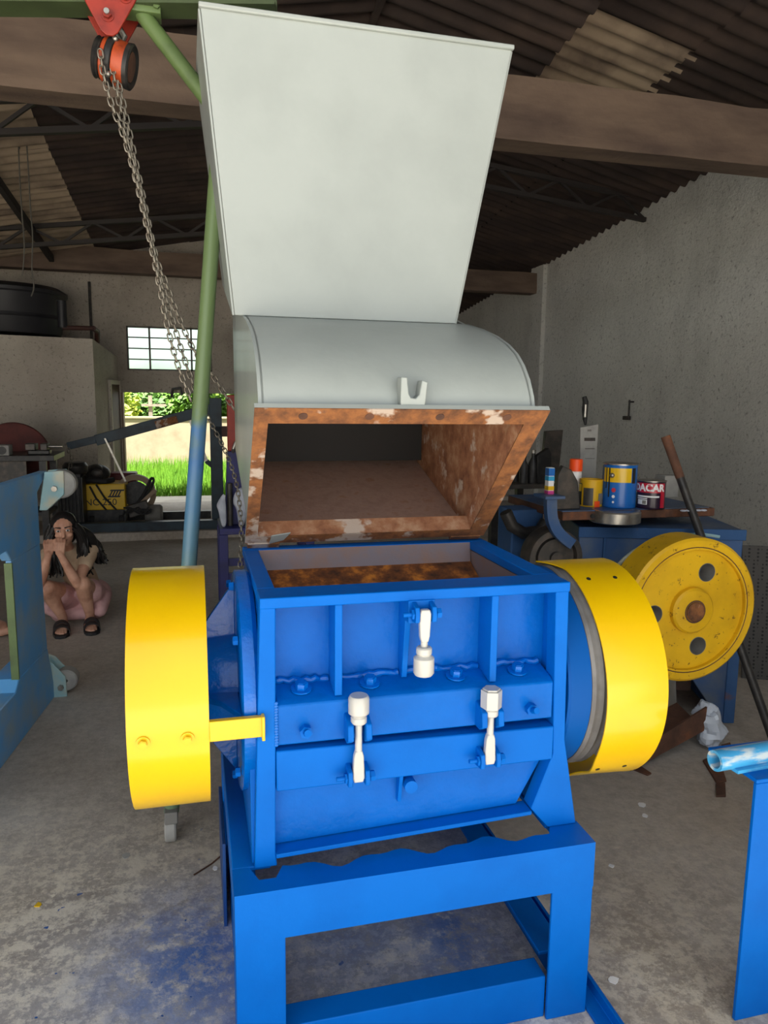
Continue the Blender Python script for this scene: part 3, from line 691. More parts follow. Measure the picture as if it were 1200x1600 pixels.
b = MB(); b.hull([FP(.16,Lf-.004,-.004),FP(.265,Lf-.004,-.004),FP(.265,Lf+.03,.0),FP(.16,Lf+.03,.0)],[FP(.16,Lf-.004,.02),FP(.265,Lf-.004,.02),FP(.265,Lf+.03,.02),FP(.16,Lf+.03,.02)]); b.build('hinge_block', 'rust', hp, bevel=.002)
b = MB(); b.hull([FP(.86,Lf-.004,-.004),FP(.97,Lf-.004,-.004),FP(.97,Lf+.02,.0),FP(.86,Lf+.02,.0)],[FP(.86,Lf-.004,.02),FP(.97,Lf-.004,.02),FP(.97,Lf+.02,.02),FP(.86,Lf+.02,.02)]); b.build('hinge_block', 'rust', hp, bevel=.002)
b = MB(); rg = random.Random(2)
b.hull([FP(.235,.60,-.004),FP(.295,.585,-.004),FP(.275,.625,-.004),FP(.23,.645,-.004)],[FP(.235,.60,.0),FP(.295,.585,.0),FP(.275,.625,.0),FP(.23,.645,.0)]); b.build('paint_flap', W, hp, smooth=0)
# lug on the drum
b = MB(); b.prism([(.545,1.735),(.615,1.735),(.622,1.80),(.605,1.805),(.598,1.765),(.588,1.755),(.574,1.757),(.568,1.768),(.563,1.812),(.546,1.812)], 'y', 1.955, 2.00); b.build('lug', W, hp, bevel=.003)
# feed chute: flared, front plate nearly upright
def loop(y0_, y1_, z0_, z1_, xc, hw): return [(xc-hw,y0_,z0_),(xc+hw,y0_,z0_),(xc+hw,y1_,z1_),(xc-hw,y1_,z1_)]
N = 8
ch = MB(); 
def wall(fx):
    b = MB()
    return b
cb = loop(2.55,3.29,2.02,2.22,.5225,.3825); ct = loop(2.55,3.42,2.935,3.08,.568,.515)
def plate(p0,p1,p2,p3,th):
    p0,p1,p2,p3 = map(Vector,(p0,p1,p2,p3)); nn = (p1-p0).cross(p3-p0).normalized()*th
    return MB().hull([p0,p1,p2,p3],[p0+nn,p1+nn,p2+nn,p3+nn])
plate(cb[0],cb[1],ct[1],ct[0],.008).build('chute_front', W, hp, bevel=.002)
plate(cb[1],cb[2],ct[2],ct[1],.008).build('chute_side', W, hp, bevel=.002)
plate(cb[3],cb[0],ct[0],ct[3],.008).build('chute_side', W, hp, bevel=.002)
plate(cb[2],cb[3],ct[3],ct[2],.008).build('chute_back', W, hp, bevel=.002)
b = MB(); b.bar((ct[0][0]-.006,2.545,2.94),(ct[1][0]+.006,2.545,2.94),.03,.016); b.build('chute_rim', W, hp, bevel=.004)
# rusty throat lining between flange and drum
for (xa,xb_,sa,sb) in ((.184,.190,.052,.613),(.922,.928,.052,.613),(.184,.928,.052,.058),(.184,.928,.607,.613)):
    b = MB(); b.hull([FP(xa,sa,.001),FP(xb_,sa,.001),FP(xb_,sb,.001),FP(xa,sb,.001)],[FP(xa,sa,.06),FP(xb_,sa,.06),FP(xb_,sb,.06),FP(xa,sb,.06)]); b.build('throat_strip','rust_wall',hp,smooth=0)
# ================================================================ gantry, trolley, chain hoist
ga, gb_ = at(0,14,Z=3.2), at(330,18,Z=3.2); gd = (gb_-ga); gd.z = 0; gd.normalize()
gl0 = ga - gd*2.2; gr0 = gb_ + gd*.25
gt = thing('gantry', (gb_.x, gb_.y, 0), 'green steel gantry leg on a caster with overhead beam, lower leg painted blue', 'gantry')
b = MB(); b.bar(gl0+Vector((0,0,.006)), gr0+Vector((0,0,.006)), .12, .012); b.bar(gl0+Vector((0,0,.194)), gr0+Vector((0,0,.194)), .12, .012); b.bar(gl0+Vector((0,0,.10)), gr0+Vector((0,0,.10)), .012, .18)
b.build('overhead_beam', 'green_shaded', gt, smooth=0)
foot = at(268,1268,Z=.12); top = gb_ + gd*.02 + Vector((0,0,.0)); q = at(343,262,Y=foot.y+(top.y-foot.y)*.85)
dirv = (at(343,262,Y=3.2)-at(300,875,Y=3.1))
p_lo = Vector((foot.x, foot.y, .12)); k = (3.2-.12)
p_hi = Vector(at(350,110,Y=top.y)); p_hi = p_lo + (p_hi-p_lo)*(3.19-.12)/(p_hi.z-p_lo.z)
b = MB(); b.tube([p_lo, p_hi], .030, 20); b.build('leg', 'pole_paint', gt)
b0 = at(222,22,Y=ga.y+(gb_.y-ga.y)*.67); b1 = p_lo+(p_hi-p_lo)*.88
b = MB(); b.tube([b0, b1], .030, 18); b.build('brace', 'green_paint', gt)
b = MB(); b.obb(b0+Vector((.0,-.0,.03)), (.14,.09,.08)); b.build('brace_plate', 'green_paint', gt, bevel=.004)
for dx in (-.055, .055): hexbolt('bolt', b0+Vector((dx,-.045,.015)), (0,-1,0), .014, .012, 'green_paint', gt)
b = MB(); b.obb(p_lo+Vector((0,0,.0)), (.05,.11,.05)); cs = b.build('caster_fork', 'stone_grey', gt, bevel=.004)
b = MB(); b.lathe([(.01,-.022),(.055,-.022),(.06,-.015),(.06,.015),(.055,.022),(.01,.022)], (p_lo.x-.005, p_lo.y, .06), 'x', 24, closed=True); b.build('caster_wheel', 'cardboard', cs)
b = MB(); pl = gl0+gd*.2; b.tube([Vector((pl.x-.1,pl.y-.1,.0)), Vector((pl.x,pl.y,3.2))], .037, 16); b.build('leg', 'pole_paint', gt)
# red trolley plates
tc_ = at(170,18,Y=ga.y+(gb_.y-ga.y)*.5-.09)
tr = thing('beam_trolley', (tc_.x, tc_.y, tc_.z), 'red triangular beam trolley hanging under the green overhead beam', 'trolley')
for dy in (0, .16):
    o = Vector((tc_.x, tc_.y+dy, tc_.z))
    poly = [(-.13,.20),(.13,.20),(.105,.06),(.03,-.07),(.012,-.083),(-.012,-.083),(-.03,-.07),(-.10,.06)]
    b = MB(); b.prism([(o.x+p[0],o.z+p[1]) for p in poly], 'y', o.y-.006, o.y+.006); b.build('side_plate', 'red_paint', tr, bevel=.003)
for (dx,dz) in ((-.07,.055),(.06,.055),(-.005,-.015)):
    hexbolt('bolt', (tc_.x+dx, tc_.y-.006, tc_.z+dz), (0,-1,0), .017, .018, 'red_paint', tr, .024)
b = MB(); b.cyl((tc_.x-.005,tc_.y-.04,tc_.z-.015),(tc_.x-.005,tc_.y+.2,tc_.z-.015),.010,12); b.build('axle', 'steel', tr)
# hoist body
hc = at(181,98,Y=tc_.y+.08)
ho = thing('chain_hoist', hc, 'orange and black hand chain hoist with steel chains hanging from red trolley', 'hoist')
Mh = Matrix.Rotation(R(14),3,'Y') @ Matrix.Rotation(R(-8),3,'Z')
def hpart(name, m, prof, parent=ho):
    b = MB(); b.lathe([(q[0]*.74,q[1]*.8) for q in prof], (0,0,0), 'x', 32, closed=True)
    for i, v in enumerate(b.v): b.v[i] = Mh @ v
    return b.build(name, m, parent, local=True)
hpart('hand_wheel', 'black_metal', [(.02,-.09),(.095,-.09),(.10,-.085),(.088,-.075),(.10,-.065),(.095,-.06),(.02,-.06)])
hpart('wheel_cover', 'orange_paint', [(.02,-.055),(.10,-.055),(.106,-.05),(.106,-.035),(.02,-.035)])
hpart('side_frame', 'black_metal', [(.02,-.032),(.112,-.032),(.116,-.028),(.116,-.004),(.112,0),(.02,0)])
hpart('gear_cover', 'orange_paint', [(.02,.003),(.108,.003),(.11,.01),(.105,.055),(.09,.066),(.02,.066)])
hpart('end_ring', 'black_metal', [(.07,.058),(.108,.055),(.11,.075),(.10,.082),(.085,.08),(.07,.07)])
hpart('end_cap', 'rust_brown', [(.0,.066),(.075,.066),(.07,.075),(.0,.078)])
b = MB(); P0 = Vector((tc_.x-.005,tc_.y+.08,tc_.z-.015))-hc
b.tube([Vector((0,0,.075)),Vector((.005,0,.10)),P0*.55+Vector((.035,0,.0)),P0*.75+Vector((.045,0,0)),P0+Vector((.02,0,.02)),P0+Vector((-.01,0,.015)),P0+Vector((-.03,0,-.02))], [.012,.012,.014,.014,.012,.011,.008], 10); b.build('top_hook', 'steel', ho, local=True)
for (dy,dz) in ((-.03,.06),(-.03,-.07)):
    b = MB(); b.ball(Mh@Vector((.0,dy-.03,dz)), .012, 10, 6); b.build('cover_bolt', 'steel', ho, local=True)
# links, one mesh shared by all
def link_mesh():
    b = MB(); pts = []; L, Wd = .0155, .0078
    for i in range(7): a = math.pi*i/6; pts.append(Vector((Wd*math.cos(a), 0, L*.5+Wd*math.sin(a)*1.0)))
    for i in range(7): a = math.pi+math.pi*i/6; pts.append(Vector((Wd*math.cos(a), 0, -L*.5+Wd*math.sin(a))))
    n = 6; N = len(pts); vs_ = []; fs_ = []
    for i, p in enumerate(pts):
        t = (pts[(i+1)%N]-pts[i-1]).normalized(); u = Vector((0,1,0)); v_ = t.cross(u)
        for k in range(n): a = 2*math.pi*k/n; vs_.append(p+(u*math.cos(a)+v_*math.sin(a))*.0030)
    for i in range(N):
        for k in range(n): fs_.append((i*n+k,i*n+(k+1)%n,((i+1)%N)*n+(k+1)%n,((i+1)%N)*n+k))
    b.add(vs_, fs_); me = bpy.data.meshes.new('chain_link'); me.from_pydata([tuple(v) for v in b.v], [], b.f); me.materials.append(M_['chain_steel'])
    me.polygons.foreach_set('use_smooth', [True]*len(me.polygons)); return me
LM = link_mesh()
def catm(pts, n=14):
    out = []; P = [pts[0]]+list(pts)+[pts[-1]]
    for i in range(1, len(P)-2):
        p0,p1,p2,p3 = P[i-1],P[i],P[i+1],P[i+2]
        for j in range(n):
            t = j/n; out.append(.5*((2*p1)+(p2-p0)*t+(2*p0-5*p1+4*p2-p3)*t*t+(3*p1-p0-3*p2+p3)*t**3))
    out.append(pts[-1]); return out
def chain(pix, y0_, y1_, parent, pitch=.0245, sc=1.0):
    n = len(pix); pts = catm([Vector(at(x,y,Y=y0_+(y1_-y0_)*i/(n-1))) for i,(x,y) in enumerate(pix)])
    d = 0; k = 0; wl = WL[parent.name]
    for i in range(len(pts)-1):
        seg = (pts[i+1]-pts[i]); L = seg.length
        while d <= L:
            p = pts[i]+seg*(d/L); t = seg.normalized()
            u = t.cross(Vector((0,1,0))).normalized()
            if k % 2: u = Matrix.Rotation(R(80),3,t) @ u
            v_ = t.cross(u); M = Matrix((u,v_,t)).transposed().to_4x4() @ Matrix.Scale(sc,4); M.translation = p-wl
            o = bpy.data.objects.new('chain_link', LM); COL.objects.link(o); o.parent = parent; o.matrix_local = M
            d += pitch*sc; k += 1
        d -= L
    return k
HY = hc.y-.06
cnt = chain([(157,84),(162,118),(175,165),(193,212),(213,283),(229,352),(240,402),(249,446),(262,512),(277,568),(297,622)], HY-.03, HY-.02, ho, sc=1.12)
cnt += chain([(176,108),(184,150),(196,205),(213,275),(233,365),(247,427),(263,478),(283,545),(300,596),(318,640)], HY, HY+.02, ho, sc=1.12)
cnt += chain([(180,112),(190,150),(204,215),(222,300),(243,398),(258,440),(277,490),(302,545),(333,588),(366,640)], HY+.03, HY+.1, ho, sc=1.12)
cnt += chain([(318,640),(345,690),(362,730),(372,770),(377,830),(375,885)], HY+.02, HY-.35, ho, sc=.85)
# hanging wires at the left
for k, pix in enumerate(([(28,195),(30,260),(34,330),(38,385),(35,432)],[(40,200),(44,262),(48,330),(51,370),(50,420),(53,448),(49,463)])):
    pts = catm([Vector(at(x,y,Y=8.1)) for x,y in pix]); 
    pts = [Vector((p.x,8.1,roof_z(p.x,8.1)-.02)) for p in pts[:1]]+pts
    b = MB(); b.tube(pts, .007, 6); o = b.build('wire', 'wire'); tag(o, ('short dark wire dangling from the roof truss at far left','longer pale wire dangling from the roof, curled at its end')[k], 'wire', 'wires hanging from the roof')
# ================================================================ right-hand clutter
OM = thing('old_machine', (2.0,3.55,0), 'worn blue machine body with rust patches behind the yellow flywheel', 'machine', rz=R(-17))
def ob(b, name, m, parent=OM, **k): return b.build(name, m, parent, local=True, **k)
b = MB(); b.box(0,.87,0,.55,.42,1.085); bd = ob(b,'body','old_blue',bevel=.006)
b = MB(); b.box(-.005,.88,-.012,.0,1.03,1.088); b.box(.13,.145,-.012,0,.5,1.03); ob(b,'front_edge','bluerust',bevel=.003)
b = MB(); pts = [(.62+.46*math.cos(R(a)),-.008,.72+.34*math.sin(R(a))) for a in range(75,176,5)]; b.tube(pts,.010,8); ob(b,'curved_seam','mint')
b = MB(); b.prism([(-.02,.0),(-.02,.44),(.87,.44),(.87,0),(.76,0),(.76,.10),(.62,.30),(.12,.30),(.12,0)],'y',.0,.03); ob(b,'base_plate','old_blue',bevel=.004)
b = MB(); b.box(.84,.90,-.01,.5,0,.44); ob(b,'base_leg','bluerust',bevel=.004)
b = MB(); b.box(-.02,.04,.03,.5,0,.44); ob(b,'base_leg','bluerust',bevel=.004)
b = MB(); b.box(.05,.83,.46,.48,0,.42); ob(b,'back_plate','rust_floor',smooth=0)
# flywheel with three holes
fc = Vector((2.22,2.87,.80)); RF = .343
fwh = thing('flywheel', (fc.x, fc.y+.1, fc.z), 'large chipped yellow flywheel with three holes and raised hub', 'flywheel')
b = MB(); b.lathe([(RF-.055,0),(RF-.012,-.004),(RF,.006),(RF,.16),(RF-.01,.168),(RF-.055,.168)], fc, 'y', 64, closed=True); b.build('rim','chipped_yellow',fwh)
cu = bpy.data.curves.new('web','CURVE'); cu.dimensions = '2D'; cu.fill_mode = 'BOTH'; cu.extrude = .035; cu.resolution_u = 1
def circle(cx,cz,r,n):
    sp = cu.splines.new('POLY'); sp.points.add(n-1); sp.use_cyclic_u = True
    for i in range(n): a = 2*math.pi*i/n; sp.points[i].co = (cx+r*math.cos(a), cz+r*math.sin(a), 0, 1)
circle(0,0,RF-.05,64)
HOL = [(.19*math.cos(R(a)),.19*math.sin(R(a))) for a in (66,-72,184)]
for q_ in HOL: circle(q_[0],q_[1],.043,24)
co = bpy.data.objects.new('web',cu); COL.objects.link(co); bpy.context.view_layer.update(); me = bpy.data.meshes.new_from_object(co); bpy.data.objects.remove(co)
for v in me.vertices: v.co = Vector((fc.x+v.co.x, fc.y+.055+v.co.z, fc.z+v.co.y)) - Vector(fwh.location)
me.materials.clear(); me.materials.append(M_['chipped_yellow']); o = bpy.data.objects.new('web',me); COL.objects.link(o); o.parent = fwh
for q_ in HOL:
    b = MB(); b.lathe([(.0425,.018),(.0425,.115),(.0445,.115),(.0445,.018)],(fc.x+q_[0],fc.y,fc.z+q_[1]),'y',24,closed=True); b.build('hole_sleeve','stone_grey',fwh)
b = MB(); b.lathe([(0,-.02),(.06,-.02),(.098,-.015),(.108,-.005),(.108,.06),(0,.06)], fc, 'y', 40); hb = b.build('hub','chipped_yellow',fwh)
b = MB(); b.lathe([(0,-.03),(.042,-.03),(.046,-.026),(.046,-.01),(0,-.01)], fc, 'y', 28); b.build('shaft_end','rust',hb)
b = MB(); b.lathe([(.047,-.0205),(.053,-.0212),(.055,-.0205)], fc, 'y', 28); b.build('hub_crack','rust_brown',hb)
b = MB(); b.lathe([(RF-.047,-.0005),(RF-.044,-.0035),(RF-.041,-.0005)], fc, 'y', 64); b.build('rim_groove','rust_brown',fwh)
b = MB(); b.cyl((fc.x,fc.y+.06,fc.z),(fc.x,fc.y+.62,fc.z),.04,16); b.build('shaft','dark_steel',fwh)
# slab on top with the paint tins
ZS = 1.185
SF = at(1000,797,Z=ZS).y
sl = thing('steel_slab', (2.4,3.6,1.09), 'thick rusty steel slab lying on the old blue machine, carrying paint tins', 'slab')
b = MB()
la = [at(880,797,Y=SF), at(1122,797,Y=SF)]
b.box(la[0].x, la[1].x-.02, SF, 4.15, 1.14, ZS); b.build('plate','rust_brown',sl,bevel=.005)
b = MB(); b.cyl((la[0].x+.17,SF-.005,1.16),(la[0].x+.17,SF+.005,1.16),.013,14); b.build('bolt_hole','print_black',sl)
b = MB(); b.box(la[0].x-.0, la[1].x-.05, SF+.01,4.14,ZS,ZS+.004); b.build('paint_film','old_blue',sl,smooth=0)
for xx in (la[0].x+.35, la[1].x-.5): 
    b = MB(); b.box(xx,xx+.08,SF+.12,4.0,1.086,1.14); b.build('spacer','dark_steel',sl,smooth=0)
ZS += .005
def spot(px, y=None, z=None): 
    p = at(px, y, Z=z or ZS); return p
def can(name, px, py, wpx, hpx, label, mats, extra=None, group='paint tins on the slab', cat='tin'):
    p = spot(px, py); dep = (p-EYE).dot(FW); r = wpx/2*dep/FPX; h = hpx*dep/FPX
    t = thing(name, p, label, cat, group)
    b = MB(); b.lathe([(0,0),(r-.002,0),(r,.003),(r,.006),(r-.002,.008),(r-.002,h*.96),(r,h*.97),(r,h),(r-.012,h-.002),(r-.014,h-.008),(0,h-.008)], p, 'z', 40); b.build('body', mats, t)
    return t, p, r, h
def wrap(t, p, r, z0, z1, a0, a1, m, name):
    b = MB(); b.lathe([(r,z0),(r+.0012,z0),(r+.0012,z1),(r,z1)], p, 'z', 24, a0, a1, closed=True); return b.build(name, m, t)
view_a = lambda p: math.degrees(math.atan2(-p.y, -p.x))     # direction from the tin to the camera
# blue and yellow pail
t, p, r, h = can('paint_pail', 966, 791, 52, 66, 'large blue and yellow paint pail at the middle of the slab', 'can_blue')
va = view_a(p)
wrap(t,p,r,h*.60,h*.93,va-62,va+40,'can_yellow','label_band'); wrap(t,p,r,h*.05,h*.95,va-118,va-66,'old_blue','worn_side')
wrap(t,p,r,h*.58,h*.93,va+44,va+58,'print_black','drip'); wrap(t,p,r+.0006,h*.25,h*.93,va-38,va-33,'print_black','drip'); wrap(t,p,r+.0006,h*.45,h*.93,va-50,va-46,'print_black','drip')
b = MB(); q = p+Vector((math.cos(R(va-25))*(r+.003),math.sin(R(va-25))*(r+.003),h*.76)); b.ball(q,.014,12,8); b.build('handle_ear','steel',t)
Mt = Matrix.Rotation(R(va+90),4,'Z')
for (dx,z,s_,m_) in ((-.005,.42,.02,'can_red'),(-.008,.27,.014,'print_white'),(-.008,.14,.010,'print_white')):
    b = MB(); a = R(va-18); q = p+Vector((math.cos(a)*(r+.001),math.sin(a)*(r+.001),h*z)); n2 = Vector((math.cos(a),math.sin(a),0))
    b.cyl(q,q+n2*.001,s_*.6,16); b.build('label_mark',m_,t)
b = MB(); b.lathe([(r-.004,h),(r+.004,h),(r+.004,h+.006),(r-.02,h+.006),(0,h+.004),(0,h)],p,'z',36); b.build('lid','steel',t)
# DACAR tin
t, p, r, h = can('paint_tin', 1016, 793, 43, 42, 'dark red and navy paint tin lettered DACAR', 'can_navy'); va = view_a(p)
wrap(t,p,r,h*.60,h*.95,va-95,va+60,'can_red','label_band'); wrap(t,p,r,h*.05,h*.6,va+40,va+62,'can_red','label_band')
Mt = Matrix.Rotation(R(va+90),4,'Z') @ Matrix.Translation((0,0,h*.77))
lt = text_mesh('DACAR', .052, 'print_white', t, 'lettering', Mt @ Matrix.Rotation(R(-12),4,'Z'), bend=r+.0016, bold=.0022)
wrap(t,p,r,h*.43,h*.49,va-62,va+34,'print_white','label_line'); wrap(t,p,r,h*.365,h*.40,va-62,va-14,'print_white','label_line'); wrap(t,p,r+.0006,h*.18,h*.31,va-34,va-18,'stone_grey','label_mark')
wrap(t,p,r,h*.16,h*.34,va-58,va-14,'print_white','label_box')
b = MB(); b.lathe([(r-.004,h),(r+.003,h),(r+.003,h+.004),(r-.015,h+.004),(0,h+.001),(0,h)],p,'z',36); b.build('lid','steel',t)
# small yellow and black tin
t, p, r, h = can('paint_tin', 922, 790, 36, 42, 'small yellow and black paint tin left of the blue pail', 'worn_yellow'); va = view_a(p)
wrap(t,p,r,h*.05,h*.85,va-95,va-48,'print_black','label_band'); wrap(t,p,r+.0005,h*.55,h*.82,va-92,va-52,'can_yellow','label_band')
wrap(t,p,r,h*.05,h*.70,va-36,va+12,'dark_steel','worn_patch'); wrap(t,p,r,h*.1,h*.5,va+40,va+85,'stone_grey','worn_patch'); wrap(t,p,r+.0005,h*.0,h*.22,va+20,va+50,'orange_cap','label_mark')
# spray can with orange cap
p = spot(897,787); dep = (p-EYE).dot(FW); r = 9.2*dep/FPX; h = 70*dep/FPX
t = thing('spray_can', p, 'spray can with bright orange cap on the slab', 'spray can')
b = MB(); b.lathe([(0,0),(r,0),(r,h*.70),(r*.92,h*.73),(0,h*.73)],p,'z',28); b.build('body','print_white',t)
b = MB(); b.lathe([(0,h*.735),(r*1.1,h*.735),(r*1.1,h*.97),(r*1.02,h),(0,h)],p,'z',28); b.build('cap','orange_cap',t)
# hand saw standing in its cardboard sleeve behind the tins
y_ = 4.05
t = thing('hand_saw', at(921,778,Y=y_), 'hand saw with black handle standing in grey card sleeve behind the tins', 'saw')
P4 = [at(907,668,Y=y_),at(935,663,Y=y_),at(929,782,Y=y_),at(906,782,Y=y_)]
for q in P4[2:]: q.z = ZS
b = MB(); b.hull(P4,[q+Vector((0,.012,0)) for q in P4]); b.build('card_sleeve','cardboard',t,bevel=.002)
for (xa,xb_,ya,yb_2,m_) in ((913,930,684,689,'dark_steel'),(914,929,700,702,'stone_grey'),(914,929,716,717,'stone_grey'),(918,924,671,674,'stone_grey')):
    a = [at(xa,ya,Y=y_-.001),at(xb_,ya,Y=y_-.001),at(xb_,yb_2,Y=y_-.001),at(xa,yb_2,Y=y_-.001)]; b = MB(); b.hull(a,[q+Vector((0,-.001,0)) for q in a]); b.build('print',m_,t,smooth=0)
b = MB(); b.tube([at(915,664,Y=y_+.006),at(914,655,Y=y_+.006),at(914,640,Y=y_+.006),at(915,628,Y=y_+.006),at(913,620,Y=y_+.006)],[.007,.014,.018,.018,.014],12); b.build('handle','black_rubber',t)
b = MB(); b.tube([at(914,652,Y=y_-.004),at(915,632,Y=y_-.004)],.009,10); b.build('grip_insert','steel',t)
# round bare-steel boss at the front of the slab
p = at(981,806,Y=SF-.1); r = 40*(p-EYE).dot(FW)/FPX
b = MB(); b.lathe([(0,.0),(r-.01,0),(r,.006),(r,.058),(r-.006,.066),(r-.02,.068),(r-.04,.062),(0,.062)],(p.x,SF+.02,1.122),'z',48); tag(b.build('round_boss','steel',sl),'round bare steel boss')
# grey hood, blue curved arm, sealant box
yy = 3.5
hd = [at(872,742,Y=yy),at(880,728,Y=yy),at(893,734,Y=yy),at(903,752,Y=yy),at(907,792,Y=yy),at(868,792,Y=yy)]
for q in hd[4:]: q.z = ZS
t = MB(); t.hull(hd,[q+Vector((.02,.07,0)) for q in hd]); tag(t.build('steel_hood','dark_steel',bevel=.006),'dull grey sheet steel hood left of the small tin','hood')
bx = [at(858,731,Y=3.46),at(867,728,Y=3.46),at(867,776,Y=3.46),at(858,776,Y=3.46)]
t = thing('sealant_box', (bx[3]+bx[2])/2, 'slim box striped cyan, white, yellow and pink above the blue arm', 'box')
zt_, zb_ = bx[0].z, bx[3].z; xa, xb_ = bx[0].x, bx[1].x
b = MB(); b.box(xa,xb_,3.46,3.50,zb_,zt_); b.build('carton','print_white',t,bevel=.002)
for f0,f1,m_ in ((.72,.98,'can_blue'),(.55,.70,'print_cyan'),(.22,.36,'can_yellow'),(.05,.2,'print_pink')):
    b = MB(); b.box(xa-.0005,xb_+.0005,3.4585,3.5005,zb_+(zt_-zb_)*f0,zb_+(zt_-zb_)*f1); b.build('print_band',m_,t,smooth=0)
pix = [(860,778),(860,795),(862,812),(869,828),(880,840),(893,850)]
t = thing('curved_arm', at(893,850,Y=3.38), 'blue curved steel arm with flat top plate under the striped box', 'bracket')
pts = catm([Vector(at(x,y,Y=3.42)) for x,y in pix],5)
b = MB(); vs_=[]; fs_=[]
for i,pp in enumerate(pts):
    tt=(pts[min(i+1,len(pts)-1)]-pts[max(i-1,0)]).normalized(); nn=Vector((tt.z,0,-tt.x))*.028
    vs_ += [pp-nn+Vector((0,-.02,0)),pp+nn+Vector((0,-.02,0)),pp+nn+Vector((0,.02,0)),pp-nn+Vector((0,.02,0))]
for i in range(len(pts)-1):
    for j in range(4): fs_.append((i*4+j,i*4+(j+1)%4,i*4+4+(j+1)%4,i*4+4+j))
fs_ += [(0,1,2,3),tuple(len(vs_)-1-i for i in range(4))]
b.add(vs_,fs_); b.build('arm','old_blue',t)
q = at(861,776,Y=3.43); b = MB(); b.box(q.x-.055,q.x+.055,3.38,3.52,q.z-.008,q.z+.008); b.build('top_plate','old_blue',t,bevel=.002)
# old grey wheel and rusty block behind the chamber
p = at(868,872,Y=3.46)
t = thing('grey_wheel', (p.x,p.y,p.z), 'old grey pulley wheel half hidden behind the yellow belt guard', 'wheel')
b = MB(); b.lathe([(.03,0),(.10,0),(.105,.02),(.115,.02),(.12,-.01),(.15,-.01),(.155,0),(.155,.1),(.03,.1)],p,'y',40,closed=True); b.build('rim','dark_steel',t)
b = MB(); b.cyl((p.x,p.y-.02,p.z),(p.x,p.y+.16,p.z),.035,14); b.build('axle','dark_steel',t)
bk = [at(801,792,Y=3.75),at(850,792,Y=3.75),at(852,868,Y=3.75),at(798,868,Y=3.75)]
t = thing('casting_block', ((bk[0].x+bk[1].x)/2,3.85,0), 'rusty blue cast block standing left of the grey wheel', 'casting')
b = MB(); b.box(bk[0].x,bk[1].x,3.75,3.95,0,bk[0].z-.02); b.build('body','bluerust',t,bevel=.01)
b = MB(); b.tube([at(790,800,Y=3.70),at(800,822,Y=3.70),at(818,833,Y=3.70),at(842,830,Y=3.70),at(853,815,Y=3.70)],.035,12); b.build('curved_lug','black_metal',t)
# dark bench further back with bottles and board
t = thing('tool_bench', (2.45,4.75,0), 'dark tool bench behind the hopper with bottles and boards on it', 'bench')
bz = at(825,757,Y=4.6).z; bxa = at(770,757,Y=4.6).x; bxb = at(872,757,Y=4.6).x
b = MB(); b.box(bxa,bxb,4.6,5.2,bz-.03,bz); b.build('top','dark_steel',t,bevel=.004)
for (x,y) in ((bxa+.03,4.64),(bxb-.03,4.64),(bxa+.03,5.16),(bxb-.03,5.16)):
    b = MB(); b.box(x-.025,x+.025,y-.025,y+.025,0,bz-.03); b.build('leg','black_metal',t,smooth=0)
b = MB(); b.box(bxa,bxb,4.65,5.15,.35,.38); b.build('shelf','rust_brown',t,smooth=0)
for k,(px,py,hp_,w_) in enumerate(((818,755,45,14),(833,755,52,15),(806,752,40,12))):
    p = at(px,py,Z=bz); dep=(p-EYE).dot(FW); r=w_/2*dep/FPX; h=hp_*dep/FPX; p.y=max(p.y,4.68)
    o = thing('dark_bottle', p, ('short black bottle next to the tallest one on the dark tool bench','tallest black bottle in the middle of the dark tool bench','small black bottle leftmost on the dark tool bench')[k], 'bottle', 'black bottles on the tool bench')
    b = MB(); b.lathe([(0,0),(r,0),(r,h*.6),(r*.4,h*.78),(r*.4,h*.9),(0,h*.9)],p,'z',18); b.build('bottle_body','black_metal',o)
    b = MB(); b.lathe([(0,h*.9),(r*.5,h*.9),(r*.5,h),(0,h)],p,'z',14); b.build('bottle_cap','steel' if k==1 else 'black_rubber',o)
q = [at(853,674,Y=4.95),at(880,672,Y=4.95),at(872,752,Y=4.75),at(845,752,Y=4.75)]
for v in q[2:]: v.z = bz
t = MB(); t.hull(q,[v+Vector((.012,.06,0)) for v in q]); tag(t.build('leaning_board','dark_steel',bevel=.003),'grey board leaning back on the dark tool bench','board')
q = [at(840,712,Y=4.64),at(858,700,Y=4.64),at(862,708,Y=4.64),at(862,752,Y=4.64),at(840,752,Y=4.64)]
for v in q[3:]: v.z = bz
t = MB(); t.hull(q,[v+Vector((0,.05,0)) for v in q]); tag(t.build('black_case','black_metal',bevel=.004),'black case in front of the leaning grey board','case')
# white block right of the tins
q = [at(1036,742,Y=3.9),at(1054,740,Y=3.9)]; o = MB(); o.box(q[0].x-.02,q[1].x,3.85,3.95,ZS,q[0].z); tag(o.build('foam_block','cardboard',bevel=.004),'pale block standing behind the DACAR tin','block')
rg = random.Random(4); o = MB(); p = at(1070,797,Z=ZS)
for i in range(5): o.ball((p.x-.05+i*.03,p.y-.05+rg.uniform(-.01,.01),ZS+.006),(.018,.016,.006),10,6)
tag(o.build('crumpled_rag','cloth_white'),'small crumpled white rag on the slab by the black pipe','rag')
# black pipe leaning against the slab
p0 = at(1236,1235,Y=2.85); p2 = at(1040,682,Y=3.44); d_ = (p2-p0).normalized(); p0 = p0 - d_*(p0.z/d_.z); p1 = p0+(p2-p0)*.7
t = thing('leaning_pipe', p0, 'long black pipe leaning on the slab with bare brown top end', 'pipe')
b = MB(); b.tube([p0+d_*.03,p1,p1+(p2-p1)*.55],.022,16); b.build('pipe','black_metal',t)
b = MB(); b.tube([p1+(p2-p1)*.55,p2],[.023,.025],16); b.build('bare_end','rust_brown',t)
